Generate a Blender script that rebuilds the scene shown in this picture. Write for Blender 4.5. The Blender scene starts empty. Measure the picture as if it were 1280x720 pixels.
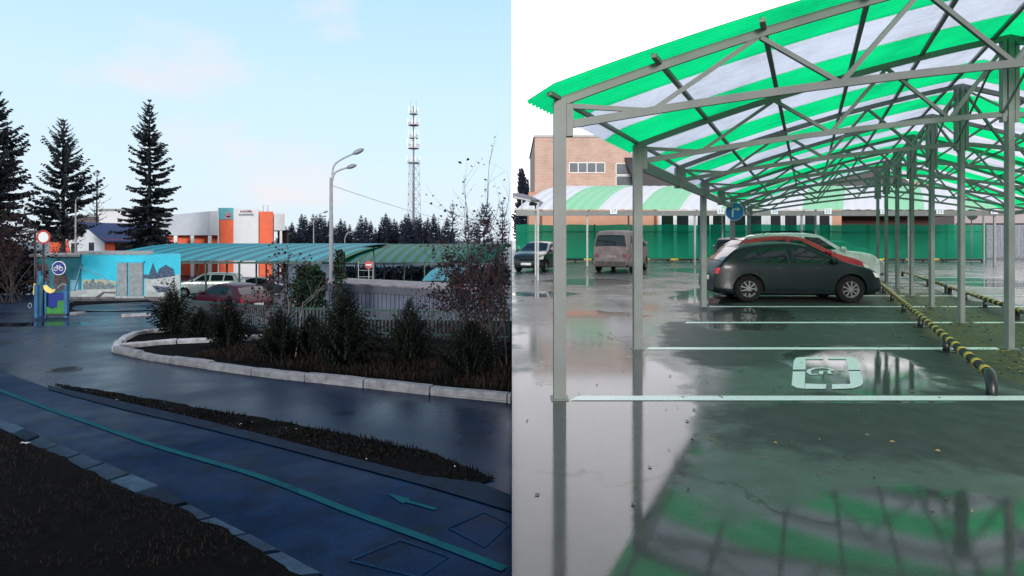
import bpy, bmesh, math, random
from mathutils import Vector, Matrix
R = math.radians
scene = bpy.context.scene
COL = scene.collection

# ------------------------------------------------------------------ camera
HC, F, HY = 1.55, 740.0, 300.0          # eye height, focal length in px of a 1280 px wide frame, horizon row
cd = bpy.data.cameras.new("camera"); cam = bpy.data.objects.new("camera", cd); COL.objects.link(cam)
cam.location = (0, 0, HC); cam.rotation_euler = (R(90), 0, 0)
cd.sensor_width = 36; cd.lens = F/1280*36; cd.shift_y = -(360-HY)/1280
cd.clip_start = 0.05; cd.clip_end = 6000
scene.camera = cam
scene.view_settings.view_transform = 'Standard'; scene.view_settings.look = 'None'
scene.view_settings.exposure = 0; scene.view_settings.gamma = 1

# ------------------------------------------------------------------ sky: clear pale blue to the west, a bright white cloud bank to the east
SUN_EL, SUN_AZ = 12, 190                 # the sun stands low behind the photographer
W = bpy.data.worlds.new("World"); scene.world = W; W.use_nodes = True
nt = W.node_tree; nt.nodes.clear()
def N(t, **k):
    n = nt.nodes.new(t)
    for a, b in k.items(): setattr(n, a, b)
    return n
def L(a, b): nt.links.new(a, b)
wo = N('ShaderNodeOutputWorld'); sky = N('ShaderNodeTexSky', sky_type='NISHITA', sun_disc=False)
sky.sun_elevation = R(SUN_EL); sky.sun_rotation = R(SUN_AZ)
bs = N('ShaderNodeBackground'); bs.inputs[1].default_value = 0.08; L(sky.outputs[0], bs.inputs[0])
tc = N('ShaderNodeTexCoord'); sx = N('ShaderNodeSeparateXYZ'); L(tc.outputs['Generated'], sx.inputs[0])
def ramp(pts, src):
    r = N('ShaderNodeValToRGB'); e = r.color_ramp.elements
    while len(e) < len(pts): e.new(0.5)
    for i, (p, c) in enumerate(pts): e[i].position = p; e[i].color = (*c, 1)
    L(src, r.inputs[0]); return r
west = ramp([(0, (.84, .95, 1.05)), (.1, (.80, .99, 1.12)), (.22, (.72, .98, 1.14)), (.40, (.56, .88, 1.10)), (.6, (.13, .34, .62)), (1, (.04, .15, .38))], sx.outputs[2])
nz = N('ShaderNodeTexNoise'); nz.inputs['Scale'].default_value = 3.2; nz.inputs['Detail'].default_value = 5; nz.inputs['Roughness'].default_value = .5
mp = N('ShaderNodeMapping'); mp.inputs['Scale'].default_value = (1, 1, 2.6); mp.inputs['Location'].default_value = (.35, .1, .25)
L(tc.outputs['Generated'], mp.inputs[0]); L(mp.outputs[0], nz.inputs[0])
cm = ramp([(.55, (0, 0, 0)), (.74, (1, 1, 1))], nz.outputs[0])
cl = N('ShaderNodeMix', data_type='RGBA'); L(cm.outputs[0], cl.inputs['Factor']); L(west.outputs[0], cl.inputs['A']); cl.inputs['B'].default_value = (.95, .94, 1.0, 1)
east = ramp([(0, (2.1, 2.05, 2.1)), (.4, (2.5, 2.42, 2.48)), (.6, (2.9, 2.88, 2.95)), (1, (3.0, 3.0, 3.1))], sx.outputs[2])
nz2 = N('ShaderNodeTexNoise'); nz2.inputs['Scale'].default_value = 2.2; nz2.inputs['Detail'].default_value = 4
L(mp.outputs[0], nz2.inputs[0])
em = N('ShaderNodeMix', data_type='RGBA', blend_type='MULTIPLY'); em.inputs['Factor'].default_value = 1
e2 = ramp([(.35, (.8, .8, .83)), (.65, (1.05, 1.04, 1.04))], nz2.outputs[0])
L(east.outputs[0], em.inputs['A']); L(e2.outputs[0], em.inputs['B'])
rb = N('ShaderNodeMapRange'); L(sx.outputs[1], rb.inputs[0]); rb.inputs[1].default_value = -.35; rb.inputs[2].default_value = .25; rb.inputs[3].default_value = .26; rb.inputs[4].default_value = 1.
em2 = N('ShaderNodeMix', data_type='RGBA', blend_type='MULTIPLY'); em2.inputs['Factor'].default_value = 1; L(em.outputs['Result'], em2.inputs['A']); L(rb.outputs[0], em2.inputs['B']); em = em2
mr = N('ShaderNodeMapRange'); L(sx.outputs[0], mr.inputs[0]); mr.inputs[1].default_value = -.001; mr.inputs[2].default_value = .001
mx = N('ShaderNodeMix', data_type='RGBA'); L(mr.outputs[0], mx.inputs['Factor']); L(cl.outputs['Result'], mx.inputs['A']); L(em.outputs['Result'], mx.inputs['B'])
bc = N('ShaderNodeBackground'); bc.inputs[1].default_value = 1.0; L(mx.outputs['Result'], bc.inputs[0])
ms = N('ShaderNodeMixShader'); ms.inputs[0].default_value = .9; L(bs.outputs[0], ms.inputs[1]); L(bc.outputs[0], ms.inputs[2])
L(ms.outputs[0], wo.inputs[0])
sd = bpy.data.lights.new("sun", 'SUN'); sd.energy = 2.9; sd.angle = R(12); sd.color = (1, .95, .88)
so = bpy.data.objects.new("sun", sd); COL.objects.link(so)
so.rotation_euler = Vector((math.sin(R(SUN_AZ))*-1, math.cos(R(SUN_AZ))*-1, -math.tan(R(SUN_EL)))).to_track_quat('-Z', 'Y').to_euler()

# ------------------------------------------------------------------ materials
class NT:
    def __init__(s, name):
        s.m = bpy.data.materials.new(name); s.m.use_nodes = True; s.t = s.m.node_tree
        s.b = s.t.nodes['Principled BSDF']; s.o = s.t.nodes['Material Output']
    def n(s, t, **k):
        x = s.t.nodes.new(t)
        for a, b in k.items(): setattr(x, a, b)
        return x
    def l(s, a, b): s.t.links.new(a, b)
    def pos(s): return s.n('ShaderNodeNewGeometry').outputs['Position']
    def obj(s): return s.n('ShaderNodeTexCoord').outputs['Object']
    def noise(s, scale, vec, detail=4, rough=.55):
        x = s.n('ShaderNodeTexNoise'); x.inputs['Scale'].default_value = scale; x.inputs['Detail'].default_value = detail; x.inputs['Roughness'].default_value = rough
        s.l(vec, x.inputs['Vector']); return x.outputs[0]
    def ramp(s, src, pts):
        r = s.n('ShaderNodeValToRGB'); e = r.color_ramp.elements
        while len(e) < len(pts): e.new(.5)
        for i, (p, c) in enumerate(pts):
            e[i].position = p; e[i].color = (*(c if hasattr(c, '__len__') else (c, c, c)), 1)
        s.l(src, r.inputs[0]); return r.outputs[0]
    def math(s, op, a, b=None, clamp=False):
        x = s.n('ShaderNodeMath', operation=op, use_clamp=clamp)
        for i, v in enumerate((a, b)):
            if v is None: continue
            if isinstance(v, (int, float)): x.inputs[i].default_value = v
            else: s.l(v, x.inputs[i])
        return x.outputs[0]
    def mix(s, f, a, b, blend='MIX'):
        x = s.n('ShaderNodeMix', data_type='RGBA', blend_type=blend)
        for k, v in (('Factor', f), ('A', a), ('B', b)):
            if isinstance(v, (int, float)): x.inputs[k].default_value = v
            elif isinstance(v, tuple): x.inputs[k].default_value = (*v, 1)
            else: s.l(v, x.inputs[k])
        return x.outputs['Result']
    def bump(s, h, strength, dist=.01):
        x = s.n('ShaderNodeBump'); x.inputs['Strength'].default_value = strength; x.inputs['Distance'].default_value = dist
        s.l(h, x.inputs['Height']); s.l(x.outputs[0], s.b.inputs['Normal'])
    def set(s, **k):
        for a, v in k.items():
            i = s.b.inputs[a.replace('_', ' ')]
            if isinstance(v, (int, float)): i.default_value = v
            elif isinstance(v, tuple): i.default_value = (*v, 1)
            else: s.l(v, i)
        return s
def mat(name, c, rough=.6, metal=0., var=.25, scale=6., bump=0., spec=.5, coat=0.):
    t = NT(name); v = t.noise(scale, t.obj(), 6)
    lo = tuple(x*(1-var) for x in c); hi = tuple(min(1, x*(1+var)) for x in c)
    t.set(Base_Color=t.ramp(v, [(.3, lo), (.7, hi)]), Roughness=rough, Metallic=metal)
    t.b.inputs['Specular IOR Level'].default_value = spec
    if coat: t.b.inputs['Coat Weight'].default_value = coat; t.b.inputs['Coat Roughness'].default_value = .06
    if bump: t.bump(t.noise(scale*6, t.obj(), 5), bump)
    return t.m
def leafmat(name, c, c2=None, rough=.7):
    t = NT(name); v = t.noise(2.2, t.pos(), 3)
    c2 = c2 or tuple(x*1.9 for x in c)
    t.set(Base_Color=t.ramp(v, [(.35, c), (.68, c2)]), Roughness=rough); t.b.inputs['Specular IOR Level'].default_value = .2
    return t.m
M = {}
M['steel'] = mat('painted_steel', (.17, .185, .18), .45, var=.12, scale=3)
M['steel_light'] = mat('galvanised_steel', (.34, .36, .36), .5, .2, var=.15)
M['black'] = mat('black_rubber', (.007, .007, .0075), .8, spec=.15)
M['white_paint'] = mat('white_paint', (.75, .76, .76), .5, var=.08)
M['white_wall'] = mat('white_cladding', (.62, .63, .66), .6, var=.06, scale=1)
M['grey_wall'] = mat('grey_cladding', (.44, .47, .52), .6, var=.06, scale=1)
M['orange'] = mat('orange_cladding', (.72, .10, .025), .55, var=.1, scale=1)
M['orange_wall'] = mat('salmon_render', (.56, .29, .20), .8, var=.1, scale=1)
M['dark_roof'] = mat('dark_roof', (.035, .027, .028), .7)
M['blue_roof'] = mat('blue_roof', (.012, .025, .10), .5)
M['dark_glass'] = mat('dark_glass', (.008, .012, .014), .06, var=.1)
M['pane'] = mat('window_pane', (.16, .18, .21), .12, var=.2, scale=.6)
M['concrete'] = mat('concrete', (.26, .26, .27), .85, bump=.3)
M['stone'] = mat('plinth_stone', (.10, .10, .11), .8, var=.5, scale=4)
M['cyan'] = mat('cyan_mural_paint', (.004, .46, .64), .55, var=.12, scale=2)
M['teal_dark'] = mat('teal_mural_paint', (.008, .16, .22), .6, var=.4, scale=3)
M['mural_pale'] = mat('pale_mural_paint', (.36, .40, .42), .6, var=.3, scale=3)
M['mural_sand'] = mat('sand_mural_paint', (.40, .38, .27), .6, var=.3, scale=5)
M['mural_navy'] = mat('navy_mural_paint', (.022, .06, .125), .6, var=.7, scale=9)
M['mural_mid'] = mat('slate_mural_paint', (.12, .17, .20), .6, var=.6, scale=9)
M['mural_brown'] = mat('brown_mural_paint', (.10, .075, .08), .7, var=.5, scale=4)
M['mural_line'] = mat('light_mural_paint', (.17, .40, .52), .6)
M['shutter'] = mat('grey_shutter', (.22, .26, .29), .5)
M['blue_paint'] = mat('blue_paint', (.012, .10, .24), .45, var=.3)
M['yellow_paint'] = mat('yellow_paint', (.72, .55, .16), .5)
M['yellow_band'] = mat('yellow_band', (.58, .38, .035), .5, var=.25, scale=20)
M['black_paint'] = mat('black_paint', (.014, .017, .02), .35, var=.3, scale=20)
M['green_paint'] = mat('green_paint', (.01, .20, .025), .5)
M['green_metal'] = mat('green_metal', (.01, .055, .05), .5)
M['sign_red'] = mat('sign_red', (.45, .02, .02), .4)
M['sign_white'] = mat('sign_white', (.70, .74, .74), .4, var=.05)
M['sign_blue'] = mat('sign_blue', (.0, .18, .50), .35, var=.06)
M['sign_navy'] = mat('sign_navy', (.004, .02, .20), .35, var=.06)
M['pole_dark'] = mat('dark_pole', (.012, .010, .016), .5)
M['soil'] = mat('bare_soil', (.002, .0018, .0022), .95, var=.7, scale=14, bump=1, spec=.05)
M['kerb'] = mat('kerb_concrete', (.165, .168, .185), .8, var=.35, scale=9, bump=.6)
M['kerb_pale'] = mat('limewashed_kerb', (.32, .33, .36), .8, var=.35, scale=9, bump=.6)
M['bark'] = mat('dark_bark', (.018, .015, .016), .9, bump=.5)
M['bark_pale'] = mat('pale_bark', (.16, .15, .16), .8, var=.6, scale=9)
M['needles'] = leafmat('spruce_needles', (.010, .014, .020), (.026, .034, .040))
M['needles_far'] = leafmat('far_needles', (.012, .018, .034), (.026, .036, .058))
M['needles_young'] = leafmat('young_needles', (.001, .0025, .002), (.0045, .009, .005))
M['leaf_red'] = leafmat('red_brown_leaf', (.016, .006, .006), (.065, .014, .009))
M['leaf_dark'] = leafmat('dark_leaf', (.008, .006, .012), (.020, .013, .018))
M['leaf_green'] = leafmat('green_leaf', (.008, .022, .010), (.02, .06, .03))
M['leaf_yellow'] = leafmat('yellow_leaf', (.22, .14, .05), (.42, .30, .12))
M['weed'] = leafmat('dry_weed', (.003, .002, .0014), (.022, .0105, .0055))
M['grass'] = leafmat('dull_grass', (.002, .0022, .0013), (.010, .0088, .0055))
M['twig'] = mat('twig_bark', (.035, .026, .03), .9)
M['tyre'] = M['black']
M['rim'] = mat('alloy_rim', (.15, .16, .17), .4, .5)
M['tail'] = mat('tail_light_lens', (.55, .02, .04), .2)
M['headlamp'] = mat('headlamp_lens', (.62, .64, .62), .12)
M['plate'] = mat('number_plate', (.6, .6, .6), .4)
M['mud'] = mat('muddy_plastic', (.055, .046, .046), .85, var=.5, scale=5)
M['tail_dirty'] = mat('dirty_tail_lens', (.13, .02, .03), .5)
M['plate_dirty'] = mat('muddy_plate', (.20, .17, .16), .8)
M['gate'] = mat('gate_sheet', (.24, .26, .30), .5, .2)
M['shed'] = mat('shed_sheet', (.11, .13, .19), .5, .1, var=.2, scale=2)
M['shed_roof'] = mat('shed_roof', (.16, .14, .15), .7, var=.5, scale=3)
M['pinkish'] = mat('pink_grey_render', (.42, .35, .36), .8, var=.06)
def paint(name, c, rough=.28, metal=.3, dirt=None, coat=.6, spec=.5):
    t = NT(name); v = t.noise(3, t.obj(), 6)
    c2 = dirt or tuple(x*1.3 for x in c)
    z = t.n('ShaderNodeSeparateXYZ'); t.l(t.obj(), z.inputs[0])
    t.set(Base_Color=t.ramp(v, [(.4, c), (.7, c2)]), Roughness=rough, Metallic=metal)
    t.b.inputs['Specular IOR Level'].default_value = spec; t.b.inputs['Coat Weight'].default_value = coat if not dirt else .05; t.b.inputs['Coat Roughness'].default_value = .08
    return t.m
def sheet(name, col, trans, gloss=.12):
    """corrugated translucent roofing"""
    t = NT(name)
    tr = t.n('ShaderNodeBsdfTranslucent'); df = t.n('ShaderNodeBsdfDiffuse'); gl = t.n('ShaderNodeBsdfGlossy'); gl.inputs['Roughness'].default_value = .25
    mpn = t.n('ShaderNodeMapping'); mpn.inputs['Scale'].default_value = (.5, 6, 1); t.l(t.pos(), mpn.inputs[0])
    v = t.math('ADD', t.math('MULTIPLY', t.noise(.9, t.pos(), 7, .65), .8), t.math('MULTIPLY', t.noise(1.3, mpn.outputs[0], 5), .2))
    t.l(t.ramp(v, [(.34, tuple(x*.70 for x in trans)), (.47, tuple(x*.93 for x in trans)), (.6, tuple(min(1, x*1.08) for x in trans))]), tr.inputs[0])
    df.inputs[0].default_value = (*col, 1)
    m1 = t.n('ShaderNodeAddShader'); m2 = t.n('ShaderNodeMixShader'); m2.inputs[0].default_value = gloss
    t.l(tr.outputs[0], m1.inputs[0]); t.l(df.outputs[0], m1.inputs[1]); t.l(m1.outputs[0], m2.inputs[1]); t.l(gl.outputs[0], m2.inputs[2])
    t.l(m2.outputs[0], t.o.inputs[0]); return t.m
M['sheet_green'] = sheet('green_polycarbonate', (.0, .05, .018), (.004, .92, .28), .03)
M['sheet_white'] = sheet('white_polycarbonate', (.08, .08, .09), (.87, .87, .91), .03)
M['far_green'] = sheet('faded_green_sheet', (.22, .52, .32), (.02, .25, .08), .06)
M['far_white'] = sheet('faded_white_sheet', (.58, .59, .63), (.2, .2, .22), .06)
M['turq_a'] = sheet('turquoise_sheet', (.004, .22, .28), (.0, .05, .06), .06)
M['turq_b'] = sheet('deep_turquoise_sheet', (.003, .11, .15), (.0, .04, .05), .06)
M['lawn_a'] = sheet('deep_green_sheet', (.002, .095, .045), (.0, .05, .03), .05)
M['lawn_b'] = sheet('blue_grey_sheet', (.02, .13, .14), (.02, .05, .06), .05)
def meshmat():
    t = NT('green_screen_mesh'); t.set(Base_Color=t.ramp(t.noise(.6, t.pos(), 4), [(.35, (.0, .20, .105)), (.65, (.0, .27, .145))]), Roughness=.8)
    tl = t.n('ShaderNodeBsdfTranslucent'); tl.inputs[0].default_value = (.0, .42, .24, 1); x = t.n('ShaderNodeBsdfTransparent'); x.inputs[0].default_value = (.2, .85, .62, 1)
    a_ = t.n('ShaderNodeMixShader'); a_.inputs[0].default_value = .35; m = t.n('ShaderNodeMixShader'); m.inputs[0].default_value = .24
    t.l(t.b.outputs[0], a_.inputs[1]); t.l(tl.outputs[0], a_.inputs[2]); t.l(a_.outputs[0], m.inputs[1]); t.l(x.outputs[0], m.inputs[2]); t.l(m.outputs[0], t.o.inputs[0]); return t.m
M['screen'] = meshmat()
def brickmat():
    t = NT('tan_brick'); b = t.n('ShaderNodeTexBrick'); mpn = t.n('ShaderNodeMapping'); mpn.inputs['Rotation'].default_value = (R(90), 0, 0)
    t.l(t.obj(), mpn.inputs[0]); t.l(mpn.outputs[0], b.inputs[0])
    b.inputs['Color1'].default_value = (.56, .37, .30, 1); b.inputs['Color2'].default_value = (.63, .44, .36, 1); b.inputs['Mortar'].default_value = (.42, .33, .29, 1)
    b.inputs['Scale'].default_value = 1; b.inputs['Brick Width'].default_value = .5; b.inputs['Row Height'].default_value = .16; b.inputs['Mortar Size'].default_value = .02
    v = t.noise(.5, t.obj(), 7, .65)
    t.set(Base_Color=t.mix(1., b.outputs[0], t.ramp(v, [(.3, .78), (.55, 1.0), (.7, 1.05)]), 'MULTIPLY'), Roughness=.85); return t.m
M['brick'] = brickmat()

def ellipse_mask(t, p, wob, cx, cy, rx, ry, rot=0.):
    a = t.n('ShaderNodeMapping', vector_type='TEXTURE')
    a.inputs['Location'].default_value = (cx, cy, 0); a.inputs['Rotation'].default_value = (0, 0, rot); a.inputs['Scale'].default_value = (rx, ry, 1e3)
    t.l(p, a.inputs[0]); ln = t.n('ShaderNodeVectorMath', operation='LENGTH'); t.l(a.outputs[0], ln.inputs[0])
    d = t.math('ADD', ln.outputs['Value'], wob)
    r = t.n('ShaderNodeMapRange'); t.l(d, r.inputs[0]); r.inputs[1].default_value = 1.08; r.inputs[2].default_value = .92
    return r.outputs[0]
def asphalt(name, c, var, puddles, rough_lo, rough_hi, wet_scale, dry_ellipses=(), tint=None, spec=.5, coat=0., stint=None, bump=.25):
    """damp tarmac: a rough base under a film of water; puddles are (x, y, rx, ry, turn, roughness)"""
    t = NT(name); p = t.pos()
    wob = t.math('MULTIPLY', t.math('SUBTRACT', t.noise(1.1, p, 7, .62), .5), 1.3)
    wet = t.noise(wet_scale, p, 5, .6)
    rg = t.ramp(wet, [(.36, rough_lo), (.64, rough_hi)]); cw = t.ramp(wet, [(.36, coat), (.7, coat*.55)])
    for e in dry_ellipses:
        k = ellipse_mask(t, p, wob, *e[:5]); rg = t.mix(k, rg, (e[5],)*3); cw = t.mix(k, cw, (coat*.06,)*3)
    pm = None
    fine = t.noise(95, p, 3, .7); mid = t.noise(4, p, 6, .6); speck = t.noise(38, p, 4, .7)
    for e in puddles:
        k = ellipse_mask(t, p, wob, *e[:5]); pm = k if pm is None else t.math('MAXIMUM', pm, k)
        rr = t.ramp(speck, [(.40, min(1, e[5]*.6)), (.62, min(1, e[5]*1.0)), (.72, e[5]*1.5+.05)])
        rg = t.mix(k, rg, rr); cw = t.mix(k, cw, (max(coat, .9),)*3)
    col = t.ramp(mid, [(.28, tuple(x*(1-var) for x in c)), (.7, tuple(x*(1+var) for x in c))])
    col = t.mix(.8, col, t.mix(1., col, t.ramp(fine, [(.33, .3), (.66, 1.9)]), 'MULTIPLY'))
    vo = t.n('ShaderNodeTexVoronoi', feature='DISTANCE_TO_EDGE'); vo.inputs['Scale'].default_value = .42
    dv = t.n('ShaderNodeVectorMath', operation='ADD'); t.l(p, dv.inputs[0]); nv = t.n('ShaderNodeTexNoise'); nv.inputs['Scale'].default_value = 2.2; nv.inputs['Detail'].default_value = 5; t.l(p, nv.inputs['Vector'])
    sc_ = t.n('ShaderNodeVectorMath', operation='SCALE'); sc_.inputs['Scale'].default_value = .9; t.l(nv.outputs['Color'], sc_.inputs[0]); t.l(sc_.outputs[0], dv.inputs[1]); t.l(dv.outputs[0], vo.inputs['Vector'])
    crack = t.math('MULTIPLY', t.ramp(vo.outputs['Distance'], [(.002, 1.), (.007, 0.)]), t.ramp(t.noise(.30, p, 2), [(.50, 0.), (.56, .6)]))
    col = t.mix(crack, col, tuple(x*.22 for x in c)); cw = t.mix(crack, cw, (.1, .1, .1))
    patch = t.ramp(t.noise(.55, p, 2, .3), [(.485, 0.), (.5, .28)]); col = t.mix(patch, col, tuple(x*.7 for x in c))
    if tint: col = t.mix(tint(t, p, wob, mid), col, (.085, .075, .022))
    if pm is not None: col = t.mix(pm, col, t.mix(1., col, (.6, .6, .6), 'MULTIPLY'))
    t.set(Base_Color=col, Roughness=.6, Coat_Weight=cw, Coat_Roughness=rg) if not stint else t.set(Base_Color=col, Roughness=rg); t.b.inputs['Specular IOR Level'].default_value = spec; t.b.inputs['Coat IOR'].default_value = 1.5
    if stint: t.b.inputs['Specular Tint'].default_value = (*stint, 1)
    t.bump(fine, bump, .003)
    if coat:
        bn = t.n('ShaderNodeBump'); bn.inputs['Strength'].default_value = .035; bn.inputs['Distance'].default_value = .004; t.l(speck, bn.inputs['Height']); t.l(bn.outputs[0], t.b.inputs['Coat Normal'])
    return t.m

# ------------------------------------------------------------------ mesh builder
class MB:
    def __init__(s): s.v = []; s.f = []; s.mi = []; s.sm = []
    def add(s, vs, fs, mi=0, smooth=False):
        o = len(s.v); s.v += [tuple(x) for x in vs]
        for f in fs: s.f.append(tuple(i+o for i in f)); s.mi.append(mi); s.sm.append(smooth)
        return s
    def box(s, x0, x1, y0, y1, z0, z1, mi=0, mtx=None):
        vs = [(x, y, z) for z in (z0, z1) for y in (y0, y1) for x in (x0, x1)]
        if mtx is not None: vs = [mtx @ Vector(v) for v in vs]
        return s.add(vs, [(0, 2, 3, 1), (4, 5, 7, 6), (0, 1, 5, 4), (2, 6, 7, 3), (0, 4, 6, 2), (1, 3, 7, 5)], mi)
    def bar(s, a, b, w, h, mi=0, up=(0, 0, 1)):
        a, b = Vector(a), Vector(b); d = (b-a); ln = d.length; d = d/ln; u = Vector(up)
        if abs(d.dot(u)) > .99: u = Vector((0, 1, 0))
        x = d.cross(u).normalized(); u = x.cross(d)
        vs = [p + x*sx_*w/2 + u*sz*h/2 for p in (a, b) for sz in (-1, 1) for sx_ in (-1, 1)]
        return s.add(vs, [(0, 1, 3, 2), (4, 6, 7, 5), (0, 4, 5, 1), (2, 3, 7, 6), (0, 2, 6, 4), (1, 5, 7, 3)], mi)
    def tube(s, pts, r, n=8, mi=0, cap=True, smooth=True):
        pts = [Vector(p) for p in pts]; k = len(pts); rr = r if hasattr(r, '__len__') else [r]*k
        vs = []; ref = None
        for i, p in enumerate(pts):
            d = (pts[min(i+1, k-1)]-pts[max(i-1, 0)])
            d = d.normalized() if d.length > 1e-9 else Vector((0, 0, 1))
            if ref is None: ref = Vector((1, 0, 0)) if abs(d.x) < .9 else Vector((0, 1, 0))
            x = (ref - d*ref.dot(d)).normalized(); y = d.cross(x); ref = x
            vs += [p + (x*math.cos(2*math.pi*j/n) + y*math.sin(2*math.pi*j/n))*rr[i] for j in range(n)]
        fs = [(i*n+j, i*n+(j+1) % n, (i+1)*n+(j+1) % n, (i+1)*n+j) for i in range(k-1) for j in range(n)]
        s.add(vs, fs, mi, smooth)
        if cap and n > 3:
            o = len(s.v)-len(vs); s.f.append(tuple(o+j for j in reversed(range(n)))); s.mi.append(mi); s.sm.append(False)
            s.f.append(tuple(o+(k-1)*n+j for j in range(n))); s.mi.append(mi); s.sm.append(False)
        return s
    def lathe(s, prof, c=(0, 0, 0), n=16, mi=0, axis='z', smooth=False):
        vs = []
        for (r, h) in prof:
            for j in range(n):
                a = 2*math.pi*j/n; q = (r*math.cos(a), r*math.sin(a), h)
                if axis == 'y': q = (q[0], h, q[1])
                if axis == 'x': q = (h, q[0], q[1])
                vs.append((q[0]+c[0], q[1]+c[1], q[2]+c[2]))
        k = len(prof)
        return s.add(vs, [(i*n+j, i*n+(j+1) % n, (i+1)*n+(j+1) % n, (i+1)*n+j) for i in range(k-1) for j in range(n)], mi, smooth)
    def prism(s, poly, y0, y1, mi=0):
        """polygon in x,z extruded along y"""
        n = len(poly); vs = [(x, y, z) for y in (y0, y1) for (x, z) in poly]
        return s.add(vs, [tuple(range(n)), tuple(reversed(range(n, 2*n)))] + [(i, i+n, (i+1) % n+n, (i+1) % n) for i in range(n)], mi)
    def build(s, name, mats, parent=None, loc=None):
        me = bpy.data.meshes.new(name); me.from_pydata(s.v, [], s.f)
        for m in (mats if isinstance(mats, (list, tuple)) else [mats]): me.materials.append(m)
        me.polygons.foreach_set('material_index', s.mi); me.polygons.foreach_set('use_smooth', s.sm); me.update()
        o = bpy.data.objects.new(name, me); COL.objects.link(o)
        if parent is not None: o.parent = parent
        if loc: o.location = loc
        return o
def tag(o, label=None, cat=None, group=None, kind=None):
    if label: o['label'] = label
    if cat: o['category'] = cat
    if group: o['group'] = group
    if kind: o['kind'] = kind
    return o
def thing(name, label, cat, loc=(0, 0, 0), rz=0, group=None):
    o = bpy.data.objects.new(name, None); COL.objects.link(o); o.location = loc; o.rotation_euler = (0, 0, rz)
    return tag(o, label, cat, group)
def fixnormals(o):
    bm = bmesh.new(); bm.from_mesh(o.data); bmesh.ops.recalc_face_normals(bm, faces=bm.faces); bm.to_mesh(o.data); bm.free()
def copy_thing(src, loc, rz=0, sc=1., label=None, group=None):
    c = src.copy(); COL.objects.link(c); c.location = loc; c.rotation_euler = (0, 0, rz); c.scale = (sc, sc, sc)
    if label: c['label'] = label
    if group: c['group'] = group
    for ch in src.children:
        d = ch.copy(); COL.objects.link(d); d.parent = c
        for g in ch.children:
            e = g.copy(); COL.objects.link(e); e.parent = d
    return c
def text_mesh(txt, size, name, m, parent, loc, rot=(R(90), 0, 0), depth=.004):
    cu = bpy.data.curves.new('txt', 'FONT'); cu.body = txt; cu.size = size; cu.align_x = 'CENTER'; cu.align_y = 'CENTER'; cu.extrude = depth
    to = bpy.data.objects.new('txt', cu); COL.objects.link(to)
    dg = bpy.context.evaluated_depsgraph_get(); me = bpy.data.meshes.new_from_object(to.evaluated_get(dg))
    bpy.data.objects.remove(to); bpy.data.curves.remove(cu); me.materials.clear(); me.materials.append(m)
    o = bpy.data.objects.new(name, me); COL.objects.link(o); o.parent = parent; o.location = loc; o.rotation_euler = rot; return o

# ------------------------------------------------------------------ ground levels
def ss(a, b, x):
    t = max(0., min(1., (x-a)/(b-a))); return t*t*(3-2*t)
def zl(x, y):
    """the street side runs downhill away from the camera; the yard behind the planting bed lies a step lower"""
    if y <= 0: return 0.
    z = -.0405*y if y <= 30 else (-1.215-.094*(y-30) if y < 60 else -4.035)
    return z - .75*ss(17, 23, y)*ss(-.61, -.54, x/y)*(1-ss(34, 47, y))
def P(px, py, Y):
    """world point at depth Y"""
    return Vector(((px-640)/F*Y, Y, HC-(py-HY)*Y/F))
def PX(px, Y): return (px-640)/F*Y
def PZ(py, Y): return HC-(py-HY)*Y/F
def gl(px, py, dz=0.):
    Y = HC*F/(py-330); x = PX(px, Y); return Vector((x, Y, -.0405*Y+dz)) if Y > 0 else None
def gr(px, py, dz=0.):
    Y = HC*F/(py-HY); return Vector((PX(px, Y), Y, dz))

# left ground
lx = [-1500, -600, -300, -150, -100, -80, -60] + [-50+i for i in range(50)] + [0]
ly = [-60, -20, -6] + [i for i in range(0, 62)] + [70, 90, 130, 250, 600, 1500, 4000]
b = MB(); vs = [(x, y, zl(x, y)) for y in ly for x in lx]; n = len(lx)
b.add(vs, [(j*n+i, j*n+i+1, (j+1)*n+i+1, (j+1)*n+i) for j in range(len(ly)-1) for i in range(n-1)], 0)
M['asphalt_blue'] = asphalt('wet_blue_asphalt', (.0013, .0080, .028), .5,
    [(-12.6, 15.2, 1.5, .55, .1, .03)], .22, .45, .5, spec=.11, stint=(.10, .45, 1.), bump=.12)
tag(b.build('road', M['asphalt_blue']), kind='structure')
# right ground: the car park terrace with its retaining edge
b = MB(); ry = [-60, -6, 0, 3, 6, 10, 15, 20, 30, 40, 50, 60, 62, 90, 130, 250, 600, 1500, 4000]
rx = [0, 10, 20, 40, 80, 200, 600, 1500]; n = len(rx)
b.add([(x, y, 0) for y in ry for x in rx], [(j*n+i, j*n+i+1, (j+1)*n+i+1, (j+1)*n+i) for j in range(len(ry)-1) for i in range(n-1)], 0)
b.add([(0, y, z) for y in ry for z in (0, -6)], [(2*j, 2*j+2, 2*j+3, 2*j+1) for j in range(2, len(ry)-1)], 1)
AX = .5                                              # the bays run aslant: half a metre to the right for each metre back
def rowx(Y, u): return 1.755+AX*(Y-8.37)+u
def moss(t, p, wob, mid):
    m = ellipse_mask(t, p, wob, rowx(11.5, 5.35), 11.5, .85, 8.5, -math.atan(AX))
    return t.math('MULTIPLY', m, t.ramp(t.noise(2.1, p, 6), [(.36, .15), (.58, .95)]))
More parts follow.
